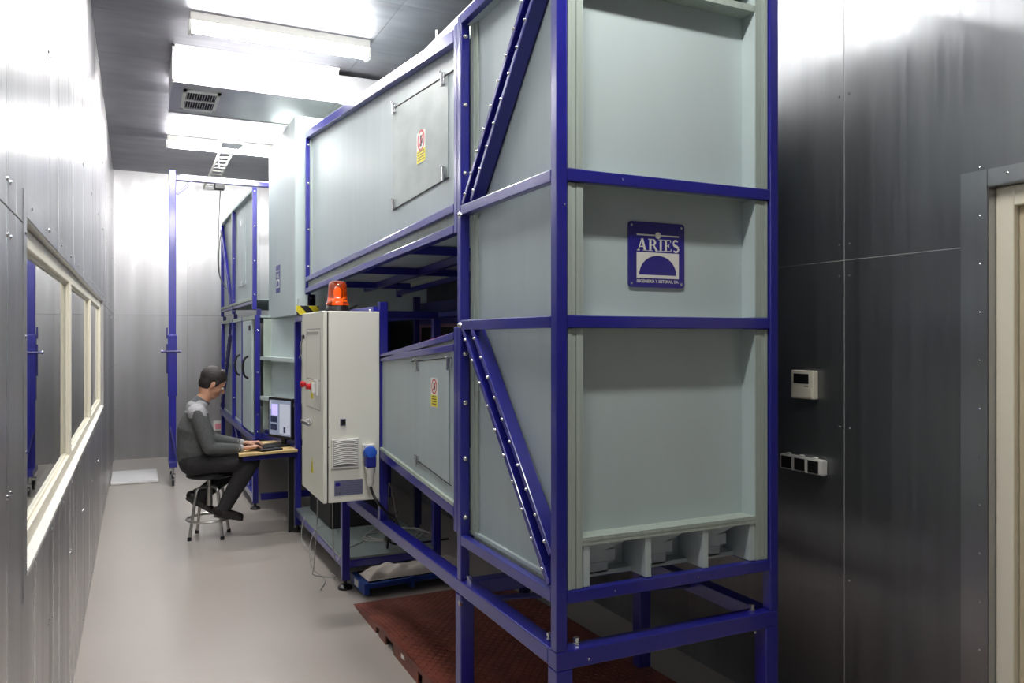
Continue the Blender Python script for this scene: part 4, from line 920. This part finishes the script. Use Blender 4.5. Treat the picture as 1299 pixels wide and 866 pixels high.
# ------------------------------------------------------------ desk, monitor, keyboard, mouse
dk = thing('computer_desk', (.95, 6.8, 0), 'light wooden desk board on a black leg beside the blue post', 'desk')
mb = MB(); o_ = [(.725, 6.45), (1.19, 6.53), (1.19, 7.20), (.79, 7.18)]
mb.hexa([(*q, .665) for q in o_] + [(*q, .684) for q in o_]); build('desk_top', mb, WOOD, dk, bevel=.002)
mb = MB(); o2 = [(.745, 6.47), (1.17, 6.545), (1.17, 7.18), (.81, 7.16)]
build('desk_apron', MB().bar((.76, 6.49, .645), (1.17, 6.56, .645), .02, .038), BLUED, dk); build('desk_apron', MB().bar((.80, 7.15, .645), (1.17, 7.15, .645), .02, .038), BLUED, dk)
build('desk_leg', B(1.13, 1.172, 6.60, 6.64, 0, .664), BLACK, dk); 
build('clamp', B(1.165, 1.20, 6.60, 6.68, .60, .66), BLACK, dk)
mo = thing('computer_monitor', (1.09, 6.85, .685), 'black computer monitor showing windows, on the wooden desk', 'monitor')
ma, mbp = Vector((1.028, 7.0, 0)), Vector((1.165, 6.66, 0)); md = (mbp - ma); mw = md.length; md.normalize(); mn = Vector((-abs(md.y), -abs(md.x), 0)).normalized()
def mq(u0, u1, z0, z1, d0, d1):
    p = []
    for z in (z0, z1):
        for u, d in ((u0, d0), (u1, d0), (u1, d1), (u0, d1)): q = ma + md * u + mn * d; p.append((q.x, q.y, z + (0)))
    return MB().hexa(p)
MZ0, MZ1 = .745, 1.085
for nm, a, m in (('monitor_case', (0, mw, MZ0, MZ1, -.03, 0), BLACK), ('display', (.018, mw - .018, MZ0 + .025, MZ1 - .02, 0, .001), SCREEN),
                 ('screen_content', (.022, .05, MZ1 - .10, MZ1 - .03, .001, .0015), SCRW), ('screen_content', (.055, .15, MZ1 - .15, MZ1 - .055, .001, .0015), SCRP), ('screen_content', (.035, .14, MZ1 - .21, MZ1 - .16, .001, .0015), SCRD),
                 ('screen_content', (.035, .14, MZ1 - .275, MZ1 - .225, .001, .0015), SCRD), ('screen_content', (.18, .34, MZ1 - .30, MZ1 - .05, .001, .0014), SCRW), ('screen_content', (.24, .27, MZ1 - .29, MZ1 - .24, .0014, .0018), SCRD)):
    o = build(nm, mq(*a), m, mo, bevel=.004 if nm == 'monitor_case' else 0); fix_normals(o)
o = build('monitor_neck', mq(mw / 2 - .03, mw / 2 + .03, .70, .80, -.045, -.03), BLACK, mo); fix_normals(o)
o = build('monitor_foot', mq(mw / 2 - .10, mw / 2 + .10, .6845, .70, -.05, .11), BLACK, mo, bevel=.004); fix_normals(o)
kb = thing('keyboard', (.98, 6.75, .685), 'black keyboard under the hands of the man on the desk', 'keyboard')
def kq(u0, u1, z0, z1, d0, d1): return mq(u0, u1, z0, z1, d0, d1)
o = build('keyboard_base', kq(-.09, .42, .6845, .700, .115, .30), BLACK, kb, bevel=.003); fix_normals(o)
mb = MB()
for i in range(18):
    for j in range(5):
        s_ = kq(-.05 + i * .0222, -.05 + i * .0222 + .018, .700, .706, .148 + j * .023, .148 + j * .023 + .018); mb.add(s_.v, s_.f)
o = build('keys', mb, BLACKM, kb, kind='stuff'); fix_normals(o)

# ------------------------------------------------------------ stool
sx, sy = .535, 6.75
st = thing('round_stool', (sx, sy, 0), 'round metal stool with bent tube legs and foot ring under the man', 'stool')
build('seat', MB().lathe((sx, sy, .490), [(.02, -.01), (.165, -.008), (.175, 0), (.175, .018), (.165, .028), (.02, .03)], 32), BLACK, st, True)
mb = MB(); mb.tube([(sx, sy, .27), (sx, sy, .485)], .016, 12); mb.tube([(sx, sy, .25), (sx, sy, .40)], .024, 12); build('spindle', mb, TUBEM, st, True)
for k in range(4):
    a = math.radians(28 + 90 * k); ca, sa = math.cos(a), math.sin(a)
    pt = spline([(sx + ca * .02, sy + sa * .02, .402), (sx + ca * .075, sy + sa * .075, .402), (sx + ca * .108, sy + sa * .108, .385), (sx + ca * .122, sy + sa * .122, .33), (sx + ca * .150, sy + sa * .150, .16), (sx + ca * .175, sy + sa * .175, .012)], 6)
    lg = build('leg', MB().tube(pt, .0125, 10), TUBEM, st, True)
    build('leg_tip', MB().lathe((sx + ca * .1755, sy + sa * .1755, 0), [(.016, 0), (.016, .022), (.013, .03)], 12), BLACK, lg, True)
rg = [(sx + .168 * math.cos(2 * PI * k / 40), sy + .168 * math.sin(2 * PI * k / 40), .150) for k in range(41)]
build('foot_ring', MB().tube(rg, .011, 8, False), TUBEM, st, True)

# ------------------------------------------------------------ the man (voxel-fused bodies)
def capsule(mb, a, b, ra, rb, n=14, sq=1.0, side=None):
    """tapered rounded limb; sq squashes along 'side' """
    a = Vector(a); b = Vector(b); d = (b - a).normalized(); s_ = Vector(side) if side else d.orthogonal(); s_ = (s_ - d * s_.dot(d)).normalized(); w_ = d.cross(s_)
    L = (b - a).length; rows = []
    for t in (-90, -60, -30, 0): rows.append((a + d * (ra * math.sin(math.radians(t))), ra * max(.02, math.cos(math.radians(t)))))
    for k in (1, 2, 3): rows.append((a.lerp(b, k / 4), lerp(ra, rb, k / 4)))
    for t in (0, 30, 60, 90): rows.append((b + d * (rb * math.sin(math.radians(t))), rb * max(.02, math.cos(math.radians(t)))))
    vs = []
    for c, r in rows:
        for k in range(n):
            t = 2 * PI * k / n; vs.append(c + s_ * (math.cos(t) * r * sq) + w_ * (math.sin(t) * r))
    m_ = len(rows)
    fs = [(i * n + k, i * n + (k + 1) % n, (i + 1) * n + (k + 1) % n, (i + 1) * n + k) for i in range(m_ - 1) for k in range(n)] + [tuple(range(n))[::-1], tuple((m_ - 1) * n + k for k in range(n))]
    mb.add(vs, fs)
def fuse(name, mb, m, parent, vox, smooth_it=4, fac=.5):
    o = build(name, mb, m, parent); fix_normals(o)
    r = o.modifiers.new('r', 'REMESH'); r.mode = 'VOXEL'; r.voxel_size = vox; r.use_smooth_shade = True
    if smooth_it: s_ = o.modifiers.new('s', 'SMOOTH'); s_.iterations = smooth_it; s_.factor = fac
    bake(o)
    for f in o.data.polygons: f.use_smooth = True
    return o
PY = 6.74
man = thing('person', (.53, PY, .52), 'person in charcoal sweater and dark trousers seated on the stool, typing at the desk', 'person')
hipR, hipL = Vector((.415, PY - .09, .605)), Vector((.415, PY + .09, .605))
knR, knL = Vector((.830, PY - .13, .600)), Vector((.82, PY + .12, .585))
anR, anL = Vector((.630, PY - .10, .235)), Vector((.440, PY + .06, .300))
shR, shL = Vector((.430, PY - .185, 1.000)), Vector((.445, PY + .185, 1.000))
elR, elL = Vector((.515, PY - .215, .735)), Vector((.560, PY + .17, .76))
wrR, wrL = Vector((.765, PY - .15, .712)), Vector((.800, PY + .09, .722))
nk0, nk1 = Vector((.455, PY, 1.055)), Vector((.510, PY, 1.135))
hd_ = Vector((.560, PY, 1.225))
tilt = Matrix.Rotation(math.radians(30), 3, 'Y')     # head bowed forward
def H_(x, y, z): return hd_ + tilt @ Vector((x, y, z))
mb = MB()
# torso core, neck, limbs
capsule(mb, (.43, PY, .64), (.43, PY, .82), .085, .085, sq=1.2, side=(0, 1, 0)); capsule(mb, (.43, PY, .82), (.445, PY, .98), .085, .07, sq=1.5, side=(0, 1, 0))
capsule(mb, nk0, nk1, .058, .054); capsule(mb, (.44, PY - .1, .99), (.44, PY + .1, .99), .045, .045)
for sh, el, wr in ((shR, elR, wrR), (shL, elL, wrL)):
    capsule(mb, sh + Vector((0, 0, -.01)), el, .040, .034); capsule(mb, el, wr, .034, .024)
for hp, kn, an in ((hipR, knR, anR), (hipL, knL, anL)):
    capsule(mb, hp, kn, .070, .05); capsule(mb, kn, an.lerp(kn, .25), .034, .020)
# head: cranium, face, jaw, nose, brow, ears, lips
mb.ball(H_(-.012, 0, .035), 1, 22, 14, (.097, .076, .090), tilt); mb.ball(H_(.018, 0, -.02), 1, 20, 12, (.070, .064, .085), tilt); mb.ball(H_(.045, 0, -.085), 1, 16, 10, (.036, .040, .028), tilt)
capsule(mb, H_(.088, 0, .005), H_(.104, 0, -.028), .008, .013, 10); mb.ball(H_(.070, 0, .022), 1, 14, 8, (.022, .050, .012), tilt)
mb.ball(H_(.083, 0, -.058), 1, 12, 8, (.010, .022, .008), tilt); mb.ball(H_(.080, 0, -.071), 1, 12, 8, (.010, .018, .007), tilt)
for s_ in (-1, 1):
    mb.ball(H_(-.002, s_ * .077, -.012), 1, 12, 8, (.018, .009, .031), tilt); mb.ball(H_(.052, s_ * .038, -.03), 1, 12, 8, (.022, .022, .024), tilt)
capsule(mb, H_(-.035, 0, -.055), nk1, .05, .055)
# hands: palm, four unequal fingers with knuckle bends, thumb
def hand(wr, dirv, s_):
    d = Vector(dirv).normalized(); up = Vector((0, 0, 1)); side = d.cross(up).normalized() * s_
    pc = wr + d * .05 + Vector((0, 0, .004))
    for k in range(4): capsule(mb, wr + side * (k - 1.5) * .010, wr + d * .082 + side * (k - 1.5) * .021 + Vector((0, 0, .006)), .015, .0125, 10)
    for k, L in enumerate((.066, .074, .070, .056)):
        b0 = wr + d * .082 + side * (k - 1.5) * .021 + Vector((0, 0, .006)); sp = d + side * (k - 1.5) * .07
        b1 = b0 + sp * L * .45 + Vector((0, 0, .008)); b2 = b1 + sp * L * .32 + Vector((0, 0, -.012)); b3 = b2 + sp * L * .20 + Vector((0, 0, -.012))
        capsule(mb, b0, b1, .0098, .0090, 8); capsule(mb, b1, b2, .0088, .0082, 8); capsule(mb, b2, b3, .0080, .0070, 8)
    t0 = wr + d * .028 - side * .022; t1 = t0 + d * .036 - side * .024 + Vector((0, 0, -.004)); t2 = t1 + d * .030 - side * .006 + Vector((0, 0, -.006))
    capsule(mb, wr + d * .015 - side * .01, t0, .014, .0135, 8); capsule(mb, t0, t1, .0128, .0105, 8); capsule(mb, t1, t2, .0102, .0082, 8)
hand(wrR + Vector((.010, 0, .002)), (1, .22, -.05), 1); hand(wrL + Vector((.010, 0, .002)), (1, -.25, -.08), -1)
fuse('body', mb, SKIN, man, .0048, 2, .4)
# eyes, brows
mb = MB()
for s_ in (-1, 1):
    mb.ball(H_(.079, s_ * .031, -.002), .0095, 10, 8)
build('eyes', mb, SIGNW, man, True)
mb = MB()
for s_ in (-1, 1):
    mb.ball(H_(.0865, s_ * .031, -.004), .0045, 8, 6); mb.tube([H_(.086, s_ * .014, .019), H_(.086, s_ * .032, .023), H_(.076, s_ * .050, .018)], [.003, .0035, .002], 6)
build('eyebrows', mb, HAIR, man, True)
# hair cap
mb = MB(); mb.ball(H_(-.022, 0, .045), 1, 24, 16, (.102, .084, .092), tilt); mb.ball(H_(-.044, 0, -.004), 1, 20, 12, (.066, .074, .080), tilt)
for s_ in (-1, 1): mb.ball(H_(.018, s_ * .064, .02), 1, 12, 10, (.020, .018, .038), tilt); 
for k in range(9): 
    yy = (k - 4) * .014; capsule(mb, H_(.02, yy, .115), H_(.072 - abs(k - 4) * .004, yy * 1.05, .075 + .004 * (k % 2)), .022, .014, 8)
fuse('hair', mb, HAIR, man, .006, 3, .4)
# sweater: rounded back, belly, sleeves
mb = MB()
capsule(mb, (.425, PY, .625), (.420, PY, .70), .130, .135, 18, 1.22, (0, 1, 0)); capsule(mb, (.415, PY, .70), (.418, PY, .86), .128, .122, 18, 1.35, (0, 1, 0))
capsule(mb, (.412, PY, .86), (.435, PY, .965), .120, .098, 18, 1.60, (0, 1, 0)); capsule(mb, shR + Vector((0, .03, 0)), shL - Vector((0, .03, 0)), .072, .072, 14)
capsule(mb, (.44, PY, 1.03), (.465, PY, 1.065), .085, .066, 16, 1.15, (0, 1, 0))
for sh, el, wr in ((shR, elR, wrR), (shL, elL, wrL)):
    capsule(mb, sh, el, .064, .050, 14); capsule(mb, el, el.lerp(wr, .90), .050, .036, 14)
    # sleeve folds
    for t in (.25, .45, .8): c = sh.lerp(el, t); mb.ball(c + Vector((.02, 0, 0)), .052 - .01 * t, 12, 8, (1, .95, .35))
    for t in (.15, .4, .65): c = el.lerp(wr, t); mb.ball(c, .049 - .012 * t, 12, 8, (.35, 1, 1))
swt = fuse('sweater', mb, [SWEAT, YOKE], man, .0075, 4, .5)
off = man.location
for f in swt.data.polygons:
    c = f.center + off; yy = abs(c.y - PY)
    if c.z > 1.005 - .12 * max(0, (c.x - .42)) - .03 * (yy > .17) and c.z > .985 - .9 * (.40 - c.x) * (c.x < .40) and yy < .235: f.material_index = 1
mb = MB()
for el, wr in ((elR, wrR), (elL, wrL)): capsule(mb, el.lerp(wr, .84), el.lerp(wr, .95), .037, .033, 14)
fuse('cuffs', mb, YOKE, man, .006, 2)
mb = MB(); mb.tube([nk0.lerp(nk1, t) + Vector((-.003, 0, 0)) for t in (.05, .3, .62)], [.073, .066, .063], 18); build('collar', mb, mat('collar_knit', lin(96, 98, 104), .9), man, True)
# trousers
mb = MB(); capsule(mb, (.415, PY - .055, .615), (.415, PY + .055, .615), .112, .112, 16); capsule(mb, (.40, PY, .60), (.50, PY, .60), .095, .09, 16, 1.7, (0, 1, 0))
for hp, kn, an in ((hipR, knR, anR), (hipL, knL, anL)):
    capsule(mb, hp, kn, .098, .070, 16); capsule(mb, kn, an, .078, .055, 16); mb.ball(kn + Vector((.004, 0, .0)), .072, 14, 10)
    for t in (.3, .7): mb.ball(kn.lerp(an, t), .062 - .01 * t, 12, 8, (1, 1, .4))
sk = MB()
for an, t_ in ((anR, (.60, PY - .10, .20)), (anL, (.42, PY + .05, .30))): capsule(sk, an + Vector((0, 0, .05)), t_, .036, .036)
fuse('socks', sk, BLACKM, man, .008, 2)
tr_ = fuse('trousers', mb, TROUS, man, .008, 4)
# flatten buttocks on the seat
for v in tr_.data.vertices:
    w_ = v.co + off
    if .478 < w_.z < .521 and w_.x < .62 and (Vector((w_.x, w_.y)) - Vector((sx, sy))).length < .20: v.co.z = .521 - off.z
# shoes
def shoe(name, heel, toe, lift=(0, 0, 1)):
    h_, t_ = Vector(heel), Vector(toe); mb = MB(); d = (t_ - h_).normalized(); up = Vector((0, 0, 1)); up = (up - d * up.dot(d)).normalized()
    capsule(mb, h_ + up * .048, h_.lerp(t_, .25) + up * .058, .040, .043, 14); capsule(mb, h_.lerp(t_, .2) + up * .040, t_ - d * .03 + up * .026, .044, .030, 14, 1.15, (0, 1, 0))
    s_ = h_.lerp(t_, .5); mb.bar(h_ + d * -.02 + up * .006, t_ + d * .0 + up * .006, .072, .014, up)
    o = fuse(name, mb, SHOE, man, .006, 3)
shoe('shoe', (.575, PY - .10, .176), (.775, PY - .125, .134)); shoe('shoe', (.375, PY + .05, .295), (.565, PY + .06, .165))
print('objects', len(bpy.data.objects))
